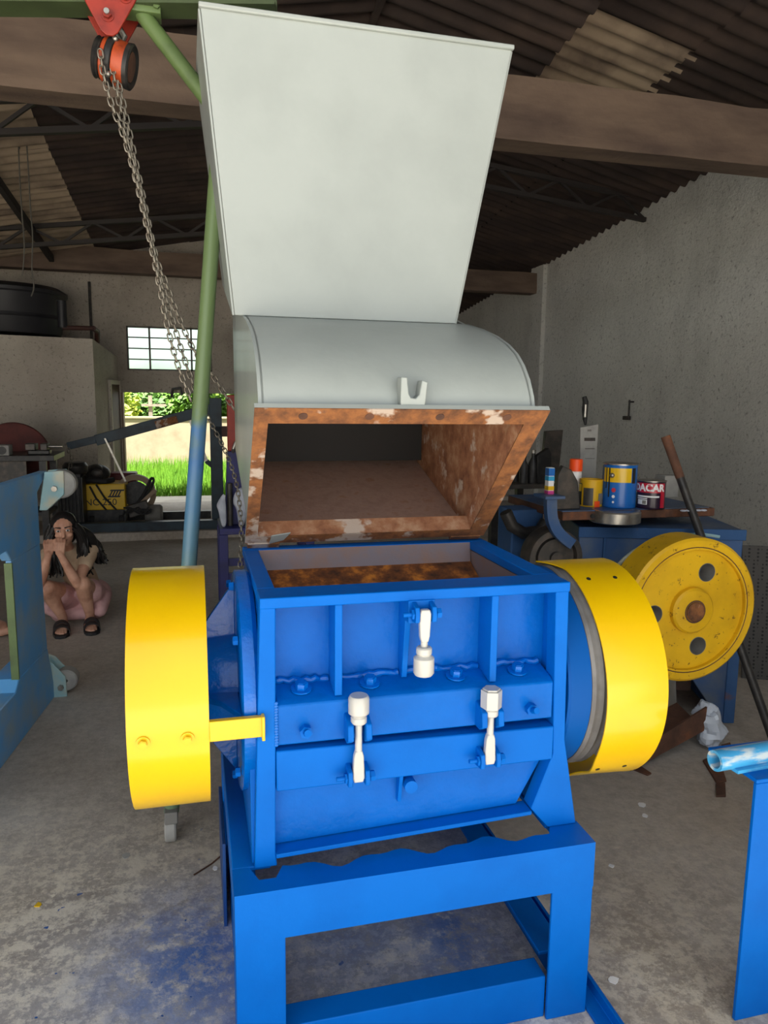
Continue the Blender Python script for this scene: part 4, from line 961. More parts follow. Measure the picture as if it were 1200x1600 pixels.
# perforated screen right of the old machine
m, nt, bs = nodes('perforated'); bs.inputs['Roughness'].default_value=.6
tcx = nt.nodes.new('ShaderNodeTexCoord'); vo = nt.nodes.new('ShaderNodeTexVoronoi'); vo.inputs['Scale'].default_value=42; vo.inputs['Randomness'].default_value=0
nt.links.new(tcx.outputs['Object'],vo.inputs['Vector']); nt.links.new(ramp(nt,vo.outputs['Distance'],[(.28,(.006,.006,.006)),(.34,(.07,.065,.06))]),bs.inputs['Base Color'])
t = MB(); a_ = at(1160,852,Y=3.95); t.hull([(a_.x,3.85,0),(a_.x+.55,3.6,0),(a_.x+.55,3.61,0),(a_.x,3.86,0)],[(a_.x,3.95,a_.z),(a_.x+.55,3.7,a_.z),(a_.x+.55,3.71,a_.z),(a_.x,3.96,a_.z)])
tag(t.build('perforated_screen','perforated',smooth=0),'dark perforated sheet screen leaning at the right edge behind the flywheel','screen')
# scrap on the floor
def scrap(name, pts, th, m, label, cat, zz=(0,0,0,0)):
    q = [Vector(at(x,y,Z=z)) for (x,y),z in zip(pts,zz)]; o = MB(); o.hull(q,[v+Vector((0,0,th)) for v in q]); o = o.build(name,m,bevel=.002); tag(o,label,cat); return o
t = thing('scrap_trough', (2.1,2.95,0), 'rusty brown bent steel trough on the floor beside the yellow belt guard', 'scrap')
a0 = at(985,1205,Z=0); a1 = at(1100,1142,Z=.12); 
b = MB(); dv=(a1-a0); wv2=Vector((-.02,.20,.06))
b.hull([a0,a1,a1+wv2,a0+wv2],[v+Vector((0,0,.01)) for v in (a0,a1,a1+wv2,a0+wv2)]); b.build('bottom','rust_brown',t,smooth=0)
b = MB(); up=Vector((0,-.01,.13)); b.hull([a0,a1,a1+up,a0+up*.7],[v+Vector((0,.012,0)) for v in (a0,a1,a1+up,a0+up*.7)]); b.build('front_flange','rust_brown',t,smooth=0)
b = MB(); up=Vector((0,.03,.18)); b.hull([a0+wv2,a1+wv2,a1+wv2+up,a0+wv2+up],[v+Vector((0,.012,0)) for v in (a0+wv2,a1+wv2,a1+wv2+up,a0+wv2+up)]); b.build('rear_flange','stone_grey',t,smooth=0)
scrap('steel_strip',[(1098,1190),(1122,1180),(1135,1222),(1120,1226)],.01,'rust_brown','short rusty steel strip below the plastic bag','scrap')
scrap('steel_strip',[(1118,1228),(1133,1226),(1134,1246),(1119,1246)],.012,'rust_brown','smallest rusty steel tab lying flat near the scuffed pipe','scrap')
scrap('rust_bracket',[(1126,1172),(1140,1168),(1150,1190),(1130,1196)],.03,'rust','orange rusty bracket between the plastic bag and scuffed pipe','scrap')
scrap('steel_offcut',[(985,1202),(1000,1198),(1018,1210),(1012,1213)],.008,'rust_brown','thin rusty offcut sticking out under the steel trough','scrap')
# crumpled plastic bag
o = MB(); p = at(1104,1188,Z=0); o.ball((0,0,.12),(.075,.07,.125),28,20)
rg = random.Random(9)
from mathutils import noise as mn
for i,v in enumerate(o.v):
    k = 1+.35*mn.noise(v*14)+.18*mn.noise(v*34); c_ = Vector((0,0,.12)); w_ = c_+(v-c_)*k; w_.z = max(w_.z,.0); o.v[i] = w_+Vector((p.x+.10,p.y+.1,0))+Vector((-.25*max(0,w_.z-.1),.1*w_.z,0))
tag(o.build('plastic_bag','bag_plastic',smooth=20),'crumpled whitish plastic bag with orange print on the floor','bag')
# hook latch on the right wall
p = at(986,640,X=X_R); t = thing('wall_latch', (X_R,p.y,p.z), 'small rusty latch hook fixed to the rough right wall', 'hook')
b = MB(); b.tube([(X_R-.03,p.y,at(987,625,X=X_R).z),(X_R-.03,p.y,at(987,652,X=X_R).z)],.012,8); b.build('rod','dark_steel',t)
b = MB(); b.tube([(X_R,p.y-.06,p.z+.1),(X_R-.03,p.y,p.z+.1),(X_R,p.y+.06,p.z+.1)],.010,8); b.build('staple','dark_steel',t)
b = MB(); b.obb((X_R-.02,p.y+.06,p.z-.11),(.04,.14,.05)); b.build('base','dark_steel',t,bevel=.006)
# blue stand at the right edge with a scuffed pipe on it
t = thing('blue_stand', (1.7,1.75,0), 'bright blue steel stand cut off by the right edge of the photo', 'stand')
b = MB(); b.box(1.459,1.60,1.57,1.582,0,.728); b.build('post',BL,t,bevel=.002)
b = MB(); b.box(2.2,2.33,1.57,1.582,0,.728); b.build('post',BL,t,bevel=.004)
b = MB(); b.box(1.459,2.33,1.57,1.77,.728,.74); b.build('top_plate',BL,t,bevel=.003)
b = MB(); b.box(1.60,2.2,1.572,1.60,.05,.15); b.build('cross_rail',BL,t,bevel=.004)
q0 = at(1128,1206,Y=1.67); q1 = at(1205,1190,Y=1.72); q0.z = q1.z = .712+.029; q0.y = 1.66; dv = Vector((1,.07,0))
q0 = Vector((at(1124,1200,Y=1.62).x,1.64,.770))
t = thing('scuffed_pipe', q0, 'light blue scuffed pipe end lying across the bright blue stand', 'pipe')
b = MB(); b.lathe([(.021,0),(.029,0),(.0295,.004),(.0295,.75),(.021,.75)],(0,0,0),'x',28,closed=True)
Mr = Matrix.Rotation(R(4),3,'Z')
for i,v in enumerate(b.v): b.v[i] = Mr@v
b.build('pipe','scuffed_lightblue',t,local=True)
b = MB(); b.box(.05,.7,-.035,.03,-.0295,-.02); 
for i,v in enumerate(b.v): b.v[i] = Mr@v
b.build('welded_strip','scuffed_lightblue',t,local=True)
# paint chips and litter on the floor
rg = random.Random(12)
for k,(px,py,s_,m_,lb) in enumerate(((1003,1258,.022,'print_white','largest white paint chip on the floor right of the granulator'),(1008,1275,.016,'print_white','second white chip just below the largest chip'),(958,1532,.018,'print_white','white chip on the floor near the blue floor skid'),(956,1354,.012,'print_white','small white flake beside the right leg of the granulator'),(197,1338,.02,'cardboard','pale scrap of paper on the floor below the pulley guard'),(336,1357,.014,'print_white','white paint chip left of the granulator leg'),(60,1415,.015,'can_yellow','yellow paint chip on the floor at lower left'))):
    p = at(px,py,Z=.0); o = MB(); n=7
    ring_=[(p.x+s_*rg.uniform(.6,1.1)*math.cos(6.283*i/n),p.y+s_*rg.uniform(.6,1.1)*math.sin(6.283*i/n),.001) for i in range(n)]
    o.hull(ring_,[(x,y,.004) for x,y,z in ring_]); tag(o.build('paint_chip',m_,smooth=0),lb,'chip','litter on the floor')
a0 = at(303,1367,Z=.004); a1 = at(349,1334,Z=.004); o = MB(); o.tube([a0,(a0+a1)/2+Vector((.01,0,0)),a1],.003,6); tag(o.build('welding_rod','rust_brown'),'thin rusty welding rod on the floor beside the granulator leg','rod')
# ================================================================ worn blue roller frame at the left
g0 = at(86,1088,Z=0); g1 = at(0,1203,Z=0); fd = (g1-g0).normalized(); fn = Vector((-fd.y, fd.x, 0))
if fn.dot(g0) < 0: fn = -fn        # points away from the camera
ang = math.atan2(fd.y, fd.x)
FR = thing('roller_frame', g0, 'worn blue welded frame with pale rollers at the left edge', 'frame', rz=ang)
def sz(px, py):
    d = FW*FPX + RT*(px-600) - UP*(py-800); nrm = Vector((-fd.y, fd.x, 0)); t = (g0-EYE).dot(nrm)/d.dot(nrm); p = EYE+d*t
    return (p-g0).dot(fd), p.z
side = 1 if Vector((-fd.y,fd.x,0)).dot(fn) > 0 else -1     # local +y direction sign of 'away'
zt0, zt1 = sz(20,850)[1], sz(70,737)[1]
s_in = sz(23,950)[0]; s_out = sz(66,900)[0]; s_top = sz(75,740)[0]; zb1 = sz(40,1050)[1]
LEN = 1.5
def fb(b, name, m, parent=FR, **k): return b.build(name, m, parent, local=True, **k)
def P2(poly, a, b_): return MB().prism(poly, 'y', min(side*a,side*b_), max(side*a,side*b_))
fb(P2([(s_top,zt1),(LEN,zt1),(LEN,zt0-.02),(s_in+.06,zt0-.02),(s_in,zt0-.08),(s_out,zt0-.08),(s_out,zt1-.10)],0,.05),'top_beam','frame_blue',bevel=.005)
fb(P2([(s_out,zt0-.08),(s_in,zt0-.08),(s_in,zb1),(s_out-.02,zb1)],.002,.03),'post','frame_blue',bevel=.003)
fb(P2([(s_out-.02,zb1),(s_in,zb1),(s_in+.06,zb1-.05),(LEN,zb1-.05),(LEN,0),(0,0),(-.0,.06)],0,.14),'bottom_beam','frame_blue',bevel=.005)
fb(P2([(LEN-.25,zb1-.05),(LEN,zb1-.05),(LEN,zt0),(LEN-.25,zt0)],.002,.03),'post','frame_blue',bevel=.003)
fb(P2([(s_in,zt0-.09),(s_in+.012,zt0-.09),(s_in+.012,zb1),(s_in,zb1)],-.003,.034),'edge_strip','green_paint',smooth=0)
Minv = (Matrix.Translation(g0) @ Matrix.Rotation(ang,4,'Z')).inverted()
def fw_(b, name, m, **k):
    for i, v in enumerate(b.v): b.v[i] = Minv @ v
    return b.build(name, m, FR, local=True, **k)
def roller(cx, cy, rpx, poly, bolt):
    Y = g0.y; q = [at(x,y,Y=Y) for x,y in poly]
    for dy in (-.01, .10): fw_(MB().prism([(v.x,v.z) for v in q],'y',Y+dy-.006,Y+dy+.006), 'roller_plate', 'mint', bevel=.004)
    c = at(cx,cy,Y=Y); r = rpx*(c-EYE).dot(FW)/FPX
    fw_(MB().lathe([(.01,.0),(r-.008,.0),(r,.008),(r,.082),(r-.008,.09),(.01,.09)],(c.x,Y,c.z),'y',36,closed=True), 'roller', 'cardboard')
    p = at(bolt[0],bolt[1],Y=Y); fw_(MB().cyl((p.x,Y-.035,p.z),(p.x,Y+.12,p.z),.017,6), 'axle_bolt', 'steel')
roller(95,757,22,[(70,737),(100,735),(101,772),(74,797),(62,797)],(86,763))
roller(103,1064,17,[(71,1030),(82,1034),(103,1056),(106,1088),(84,1089),(74,1060)],(96,1072))

# ================================================================ things at the back of the hall
ZP = .10
# shop crane
YC = 9.75
T = thing('shop_crane', (at(338,800,Y=YC).x, YC, ZP), 'dark blue folding shop crane with raised boom in front of the doorway', 'crane')
px = lambda x,y,Y=YC: Vector(at(x,y,Y=Y))
b = MB(); xa = px(338,700).x; b.box(xa-.075,xa+.075,YC-.06,YC+.06,ZP,px(338,622).z); b.build('post','teal_dark',T,bevel=.006)
b = MB(); b.bar(px(336,637),px(150,688),.11,.13); bo = b.build('boom','teal_dark',T,bevel=.005)
b = MB(); b.bar(px(165,683),px(106,697),.085,.09); b.build('boom_extension','teal_dark',bo,bevel=.004)
b = MB(); b.bar(px(277,655,YC-.062),px(243,664,YC-.062),.006,.09); b.build('faded_label','rust',bo,smooth=0)
b = MB(); b.bar(px(298,657),px(322,720),.07,.05); b.build('lift_ram','steel',T)
b = MB(); b.bar(px(322,720),px(345,738),.06,.06); b.build('pump_handle','teal_dark',T)
b = MB(); b.bar(px(333,674),px(372,674),.12,.13); b.build('counter_arm','dark_brown',T,bevel=.004)
b = MB(); b.bar(px(296,712),px(318,686),.02,.02); b.build('lever','black_metal',T)
b = MB(); b.bar(px(164,685,YC-.1),px(196,752,YC-.1),.02,.02); b.build('stay_rod','steel',T)
b = MB(); b.box(px(100,825,9.6).x,px(345,825,9.6).x,9.55,9.67,ZP,ZP+.11); b.build('base_leg','teal_dark',T,bevel=.004)
b = MB(); b.box(px(120,812,10.5).x+.25,px(330,812,10.5).x,10.44,10.54,ZP,ZP+.10); b.build('base_leg','black_metal',T,bevel=.004)
tip = px(108,697)
for i in range(9):
    o = bpy.data.objects.new('chain_link', LM); COL.objects.link(o); o.parent = T
    M = Matrix.Rotation(R(90*(i%2)),4,'Z') @ Matrix.Scale(2.0,4); M.translation = tip+Vector((.03*math.sin(i*.7),-.05,-.05-.046*i))-WL[T.name]; o.matrix_local = M
# welder with mask on top
Y0 = 10.0; wa, wb = at(133,757,Y=Y0), at(195,757,Y=Y0); zb_ = at(165,797,Y=Y0).z; zt_ = wa.z
T = thing('welding_machine', ((wa.x+wb.x)/2,Y0+.2,ZP), 'yellow and black welding power source standing by the block corner', 'welder')
b = MB(); b.box(wa.x,wb.x,Y0,Y0+.5,zb_,zt_); b.build('case','can_yellow',T,bevel=.012)
b = MB(); b.box(wa.x+.01,wb.x-.01,Y0+.02,Y0+.48,ZP+.04,zb_); b.build('chassis','black_metal',T,smooth=0)
for x in (wa.x+.06,wb.x-.06):
    b = MB(); b.lathe([(.02,-.03),(.07,-.03),(.075,-.02),(.075,.02),(.07,.03),(.02,.03)],(x,Y0+.06,ZP+.075),'x',20,closed=True); b.build('wheel','black_rubber',T)
Mt = Matrix.Translation(Vector(((wa.x+wb.x)/2-.06,Y0-.002,zb_+.10))-WL[T.name]) @ Matrix.Rotation(R(90),4,'X')
text_mesh('NC 250', .12, 'print_black', T, 'lettering', Mt, extrude=.001)
q = at(180,771,Y=Y0)
for i,(dz,l) in enumerate(((.040,.17),(-.040,.15))):
    b = MB(); b.prism([(q.x-l/2+dz*.5,q.z+dz-.010),(q.x+l/2+dz*.5,q.z+dz-.010),(q.x+l/2+dz*.5+.012,q.z+dz+.010),(q.x-l/2+dz*.5+.012,q.z+dz+.010)],'y',Y0-.003,Y0-.001); b.build('emblem_bar','print_black',T,smooth=0)
for i in range(4):
    b = MB(); x_ = q.x-.055+.034*i; b.prism([(x_-.02,q.z-.03),(x_,q.z-.03),(x_+.03,q.z+.03),(x_+.01,q.z+.03)],'y',Y0-.003,Y0-.001); b.build('emblem_stroke','print_black',T,smooth=0)
for (a_,c_) in (((140,760),(166,797)),((150,757),(182,797))):
    b = MB(); b.tube([at(*a_,Y=Y0-.02),at((a_[0]+c_[0])/2-3,(a_[1]+c_[1])/2,Y=Y0-.02),at(*c_,Y=Y0-.02)],.012,8); b.build('cable','black_rubber',T)
p = at(152,755,Y=Y0+.2); T = thing('welding_mask', (p.x,p.y,zt_), 'black welding mask and gloves lying on the yellow welder', 'mask')
b = MB(); b.ball((p.x,p.y,zt_+.12),(.17,.15,.12),20,12); b.ball((p.x+.0,p.y-.06,zt_+.13),(.11,.11,.12),16,10); b.build('shell','black_metal',T)
b = MB(); b.ball((p.x+.02,p.y-.155,zt_+.14),(.07,.03,.05),14,8); b.build('visor','dark_steel',T)
b = MB(); b.tube([(p.x-.18,p.y-.12,zt_+.03),(p.x-.05,p.y-.18,zt_+.05),(p.x+.12,p.y-.16,zt_+.03),(p.x+.2,p.y-.05,zt_+.04)],.035,10); b.build('strap','black_rubber',T)
# black finned motor block left of the welder
xa, xb_ = at(82,760,Y=9.7).x, at(128,760,Y=9.7).x; zt2 = at(100,742,Y=9.7).z
T = thing('finned_motor', ((xa+xb_)/2,9.85,ZP), 'black finned motor block standing left of the yellow welder', 'motor')
b = MB(); b.box(xa+.02,xb_-.02,9.72,10.0,ZP,zt2); b.build('core','black_metal',T,smooth=0)
for i in range(9):
    x = xa+(xb_-xa)*i/8; b = MB(); b.box(x-.008,x+.008,9.68,10.0,ZP+.05,zt2-.03); b.build('fin','black_metal',T,smooth=0)
b = MB(); b.lathe([(0,0),(.13,0),(.15,.03),(.15,.1),(.12,.14),(0,.14)],((xa+xb_)/2+.08,9.85,zt2),'z',24); b.build('fan_cover','black_metal',T)
# cutting machine in front of the doorway
T = thing('disc_cutter', (at(210,800,Y=10.2).x,10.2,ZP), 'maroon and beige disc cutter with grey dust cover by the doorway', 'cutter')
q0, q1 = at(172,738,Y=10.7), at(214,738,Y=10.7); b = MB(); b.box(q0.x,q1.x,10.55,10.85,ZP+.0,q0.z); b.build('motor_box','maroon',T,bevel=.02)
c_ = at(212,772,Y=10.2); r = .26
b = MB(); b.lathe([(r-.07,-.05),(r,-.05),(r,.05),(r-.07,.05)],(c_.x,10.2,c_.z),'y',30,-60,170,closed=True); b.build('disc_guard','beige_plastic',T)
b = MB(); b.lathe([(0,-.004),(r-.09,-.004),(r-.09,.004),(0,.004)],(c_.x,10.2,c_.z),'y',30); b.build('disc','black_metal',T)
b = MB(); b.tube(catm([Vector(at(x,y,Y=10.1)) for x,y in ((212,790),(226,770),(236,748),(240,752),(232,768),(222,782))],5),.018,8); b.build('handle','black_rubber',T)
b = MB(); b.bar(at(222,785,Y=10.05),at(243,765,Y=10.05),.05,.05); b.build('arm','beige_plastic',T)
b = MB(); b.bar(at(200,800,Y=10.0),at(232,790,Y=10.0),.1,.16); b.build('engine','dark_steel',T,bevel=.01)
c_ = at(240,787,Y=10.1); b = MB(); b.lathe([(0,-.11),(.10,-.11),(.125,-.08),(.125,.08),(.10,.11),(0,.11)],(c_.x,10.1,ZP+.13),'x',24); b.build('dust_cover','stone_grey',T)
for i in range(5):
    rg = random.Random(i); pp=[Vector(at(195+10*k+rg.uniform(-4,4),800+rg.uniform(-8,6),Y=9.9)) for k in range(5)]
    for v in pp: v.z=max(v.z,ZP+.01)
    b = MB(); b.tube(catm(pp,4),.012,6); b.build('cable','black_rubber',T)
# dark workbench at far left with vice, red disc behind it
YB = 8.6; za = at(40,712,Y=YB).z
T = thing('workbench', (at(20,800,Y=YB).x,YB+.3,0), 'dark workbench at the far left behind the blue roller frame', 'workbench')
xa, xb_ = at(-120,712,Y=YB).x, at(84,712,Y=YB).x
b = MB(); b.box(xa,xb_,YB,YB+.7,za-.06,za); b.build('top','black_metal',T,bevel=.004)
for x,y in ((xa+.05,YB+.05),(xb_-.12,YB+.05),(xa+.05,YB+.65),(xb_-.12,YB+.65)):
    b = MB(); b.box(x-.035,x+.035,y-.035,y+.035,0,za-.06); b.build('leg','black_metal',T,smooth=0)
b = MB(); b.box(xa,xb_-.1,YB+.1,YB+.6,.45,.49); b.build('shelf','black_metal',T,smooth=0)
b = MB(); b.box(xa+.1,xb_-.3,YB+.1,YB+.12,.49,za-.06); b.build('drawer_panel','dark_steel',T,smooth=0)
p = at(58,702,Y=YB+.1); T = thing('bench_vice', (p.x,YB+.2,za), 'small black vice bolted on the dark workbench', 'vice')
b = MB(); b.box(p.x-.10,p.x+.12,YB+.12,YB+.26,za,za+.05); b.build('base','black_metal',T,bevel=.01)
b = MB(); b.box(p.x-.12,p.x-.02,YB+.1,YB+.28,za+.05,za+.12); b.box(p.x+.03,p.x+.10,YB+.1,YB+.28,za+.05,za+.12); b.build('jaws','dark_steel',T,bevel=.006)
b = MB(); b.cyl((p.x+.08,YB+.19,za+.085),(p.x+.24,YB+.19,za+.085),.016,12); b.build('screw','steel',T)
p = at(6,727,Y=YB-.06); T = thing('bench_radio', (p.x,YB+.12,za), 'small pale box on the dark workbench at the left edge', 'box')
b = MB(); b.box(p.x-.12,p.x+.04,YB+.02,YB+.2,za,za+.11); b.build('case','cardboard',T,bevel=.008)
b = MB(); b.lathe([(0,-.004),(.045,-.004),(.045,.004),(0,.004)],(p.x-.03,YB+.018,za+.055),'y',20); b.build('speaker','black_metal',T)
c_ = at(22,712,Y=9.5); T = thing('red_disc', (c_.x,9.5,za-.3), 'large shade-darkened red round lid standing behind the workbench at far left', 'lid')
b = MB(); b.lathe([(0,-.02),(.36,-.02),(.40,-.01),(.41,.02),(.38,.04),(0,.04)],(c_.x,9.5,c_.z-.02),'y',44); b.build('lid','lid_red_shaded',T)
b = MB(); b.lathe([(0,-.05),(.05,-.05),(.05,-.01),(0,-.01)],(c_.x,9.5,c_.z-.02),'y',20); b.build('boss','dark_steel',T)
b = MB(); b.box(c_.x-.05,c_.x+.05,9.47,9.53,0,c_.z-.40); b.build('stand','black_metal',T,smooth=0)
# water tank on the block, pipes
p = at(40,490,Y=11.2); rT = .75; xt = at(104,490,Y=11.2).x-rT; zbk = 2.56
T = thing('water_tank', (xt,11.2,zbk), 'dark round water tank on top of the wash room block', 'tank')
b = MB(); b.lathe([(0,0),(rT*.88,0),(rT*.9,.03),(rT,.50),(rT+.02,.52),(rT+.02,.56),(rT*.9,.62),(0,.68)],(xt,11.2,zbk),'z',48); b.build('shell','tank_plastic',T)
b = MB(); b.lathe([(rT*.94,.2),(rT*.965,.22),(rT*.955,.25)],(xt,11.2,zbk),'z',48); b.build('rib','tank_plastic',T)
T = thing('water_pipe', at(150,520,Y=10.75), 'brown water pipe running from the tank down over the block edge', 'pipe')
pp = [at(96,470,Y=10.7),at(98,512,Y=10.7),at(146,513,Y=10.7),at(152,518,Y=10.9),at(152,535,Y=11.0)]
b = MB(); b.tube(pp[2:],.035,10); b.tube(pp[1:3],.03,10); b.build('pipe','dark_brown',T)
b = MB(); b.tube(pp[:2],.06,14); b.build('tank_outlet','tank_plastic',T)
o = MB(); q = at(139,440,Y=11.95); o.tube([(q.x,11.96,q.z),(q.x,11.96,2.5)],.02,8); tag(o.build('conduit','dark_steel'),'thin vertical conduit on the back wall above the block','conduit')
o = MB(); q = [at(268,620,Y=11.9),at(270,608,Y=11.9),at(282,606,Y=11.9),at(284,616,Y=11.9)]; o.tube([q[0],q[1],q[2],q[3],(q[3].x,12.0,q[3].z)],.022,8); tag(o.build('door_hook','black_metal'),'bent black hook above the top of the doorway','hook')
# violet bench with press behind the chamber
zt3 = at(360,826,Y=5.9).z; xa = at(343,826,Y=5.9).x
T = thing('violet_bench', (xa+.35,6.1,0), 'violet steel bench frame half hidden behind the granulator', 'bench')
for (x,y) in ((xa+.03,5.93),(xa+.72,5.93),(xa+.03,6.4),(xa+.72,6.4)):
    b = MB(); b.box(x-.035,x+.035,y-.03,y+.03,0,zt3-.05); b.build('leg','violet_paint',T,bevel=.004)
b = MB(); b.box(xa,xa+.76,5.9,6.45,zt3-.05,zt3); b.build('top','violet_paint',T,bevel=.004)
for z in (.30,.42):
    b = MB(); b.box(xa+.06,xa+.7,5.92,5.96,z,z+.06); b.build('stretcher','violet_paint',T,smooth=0)
xc = at(364,760,Y=6.1).x; 
T = thing('bench_press', (xc,6.15,zt3), 'dark blue and red press column standing on the violet bench', 'press')
b = MB(); b.prism([(xc-.07,zt3),(xc+.09,zt3),(xc+.07,at(364,705,Y=6.1).z),(xc-.04,at(364,705,Y=6.1).z)],'y',6.08,6.2); b.build('column','violet_paint',T,bevel=.006)
b = MB(); b.box(xc-.035,xc+.04,6.1,6.18,at(364,705,Y=6.1).z,at(364,617,Y=6.1).z); b.build('ram','red_paint',T,bevel=.008)
b = MB(); b.cyl((xc-.03,6.05,zt3),(xc-.03,6.05,at(360,755,Y=6.05).z),.022,14); b.build('screw','dark_steel',T)
b = MB(); b.tube([(xc,6.12,at(364,712,Y=6.1).z),(xc+.01,6.06,at(364,700,Y=6.1).z),(xc+.03,6.06,at(364,690,Y=6.1).z)],.016,10); b.build('hook','steel',T)
def rag(name, poly, Y, th, label, seed):
    o = MB(); rg = random.Random(seed); q = [Vector(at(x,y,Y=Y)) for x,y in poly]; c_ = sum(q,Vector())/len(q)
    n=len(q); rings=[]
    for k,(sc,dy) in enumerate(((.55,-th),(.9,-th*.6),(1,0),(.9,th*.6),(.5,th))): rings.append([c_+(v-c_)*sc*rg.uniform(.93,1.05)+Vector((0,dy+rg.uniform(-.01,.01),0)) for v in q])
    vs_=[v for r_ in rings for v in r_]; fs_=[tuple(range(n)),tuple(range(4*n,5*n))]
    for k in range(4): fs_ += [(k*n+i,k*n+(i+1)%n,(k+1)*n+(i+1)%n,(k+1)*n+i) for i in range(n)]
    o.add(vs_,fs_); o=o.build(name,'cloth_white',smooth=60); s_=o.modifiers.new('sub','SUBSURF'); s_.levels=2; s_.render_levels=2; return tag(o,label,'rag')
rag('white_rag',[(372,762),(384,758),(390,770),(389,792),(383,826),(372,826),(370,792),(363,790),(364,774)],5.98,.05,'bluish white rag hanging beside the hopper flange',1)
rag('white_rag',[(352,764),(354,800),(355,826),(345,826),(342,797),(336,790),(345,776)],5.99,.03,'limp grey white rag hanging left of the press column',2)
# ================================================================ people
def remesh(o, vox, sm=6, fac=.5):
    r = o.modifiers.new('remesh','REMESH'); r.mode = 'VOXEL'; r.voxel_size = vox; r.use_smooth_shade = True
    s = o.modifiers.new('smooth','SMOOTH'); s.factor = fac; s.iterations = sm
    return o
def chainlimb(b, pts, rads):
    for i in range(len(pts)-1): b.capsule(pts[i], pts[i+1], rads[i], rads[i+1], 14)
def V3(t): return Vector(t)
def lerp(a, c, t): return V3(a)+(V3(c)-V3(a))*t
def hand(b, wrist, knuck, palm_n, curl_dir, sgn):
    """fist-like hand: palm from wrist to knuckles, four fingers curling towards curl_dir, thumb on the side"""
    w, k = V3(wrist), V3(knuck); d = (k-w).normalized(); n = V3(palm_n).normalized(); sd = d.cross(n).normalized()
    for s in (-.026,-.009,.009,.026):
        b.capsule(w+sd*s*.7, k+sd*s, .0135, .0105, 10)
    for s, L in ((-.031,.027),(-.0105,.033),(.0105,.032),(.031,.024)):
        p0 = k+sd*s; p1 = p0+d*L*.9+V3(curl_dir)*L*.5; p2 = p1+V3(curl_dir)*L-d*L*.4; p3 = p2-d*L*.8
        b.capsule(p0,p1,.0085,.0082,8); b.capsule(p1,p2,.0082,.0078,8); b.capsule(p2,p3,.0078,.0072,8)
    t0 = lerp(w,k,.35)+sd*sgn*.028; t1 = t0+d*.035+sd*sgn*.014+V3(curl_dir)*.014; t2 = t1+d*.026-sd*sgn*.006+V3(curl_dir)*.012
    b.capsule(t0,t1,.013,.011,8); b.capsule(t1,t2,.011,.009,8)
def person(root, J, hands):
    b = MB()
    # torso
    chainlimb(b, [J['pelvis'], J['belly'], J['chest'], J['neck0']], [.115,.10,.105,.06])
    b.capsule(J['shL'], J['shR'], .058, .058); b.capsule(J['hipL'], J['hipR'], .095, .095)
    chainlimb(b, [J['neck0'], J['neck1']], [.046,.044])
    for s in 'LR':
        chainlimb(b, [J['sh'+s], lerp(J['sh'+s],J['el'+s],.45), J['el'+s]], [.050,.043,.036])
        chainlimb(b, [J['el'+s], lerp(J['el'+s],J['wr'+s],.3), J['wr'+s]], [.036,.037,.024])
        chainlimb(b, [J['hip'+s], lerp(J['hip'+s],J['kn'+s],.4), J['kn'+s]], [.092,.084,.060])
        c = lerp(J['kn'+s],J['an'+s],.35)+V3(J.get('calf',(0,.02,0)))
        chainlimb(b, [J['kn'+s], c, lerp(J['kn'+s],J['an'+s],.75), J['an'+s]], [.058,.056,.040,.034])
        an, toe = V3(J['an'+s]), V3(J['toe'+s]); heel = an+V3((0,0,-.055))-(toe-an).normalized()*.03; heel.z = max(heel.z,.04)
        chainlimb(b, [an, heel], [.034,.032]); side = (toe-heel).cross(V3((0,0,1))).normalized()
        for k_, f in ((-.026,.90),(-.010,1.0),(.008,.99),(.024,.93),(.037,.85)):
            ball = lerp(heel,toe,.68)+side*k_*.9; tip = lerp(heel,toe,f)+side*k_; tip.z = max(.022,tip.z-.012)
            b.capsule(lerp(heel,toe,.1)+side*k_*.3, ball, .030, .022, 10); b.capsule(ball, tip, .014, .0115, 8)
    for (w,k,n,c,s) in hands: hand(b,w,k,n,c,s)
    # head
    h = V3(J['head']); MF = J['face']
    b.ball(h+MF@V3((0,.012,.03)), (.078,.092,.090), 20, 14, MF); b.ball(h+MF@V3((0,-.022,-.035)), (.062,.064,.072), 18, 12, MF); b.ball(h+MF@V3((0,-.058,-.088)), (.026,.022,.020), 12, 8, MF)
    b.capsule(h+MF@V3((0,-.078,.018)), h+MF@V3((0,-.100,-.022)), .010, .015, 8); b.ball(h+MF@V3((0,-.082,-.056)), (.024,.012,.010), 12, 8, MF)
    for s in (-1,1):
        b.ball(h+MF@V3((s*.078,.008,-.006)), (.012,.022,.032), 10, 8, MF); b.ball(h+MF@V3((s*.038,-.060,-.022)), (.024,.022,.020), 10, 8, MF)
        b.ball(h+MF@V3((s*.032,-.080,.036)), (.020,.010,.007), 10, 6, MF)
    o = remesh(b.build('body','skin',root,local=True), .0045, 4)
    for s in (-1,1):
        e = MB(); e.ball(h+MF@V3((s*.032,-.0795,.016)), (.0150,.010,.0075), 12, 8, MF); ey = e.build('eye','eye_white',root,local=True)
        e = MB(); e.ball(h+MF@V3((s*.032,-.0875,.016)), (.0065,.004,.0068), 10, 8, MF); e.build('iris','hair',ey,local=True)
        e = MB(); e.capsule(h+MF@V3((s*.016,-.090,.040)), h+MF@V3((s*.050,-.078,.043)), .0048, .0034, 8); e.build('eyebrow','hair',root,local=True)
    e = MB(); e.ball(h+MF@V3((0,-.093,-.052)), (.020,.006,.0045), 12, 8, MF); e.ball(h+MF@V3((0,-.091,-.060)), (.018,.006,.005), 12, 8, MF); e.build('lips','lips',root,local=True)
    return h, MF
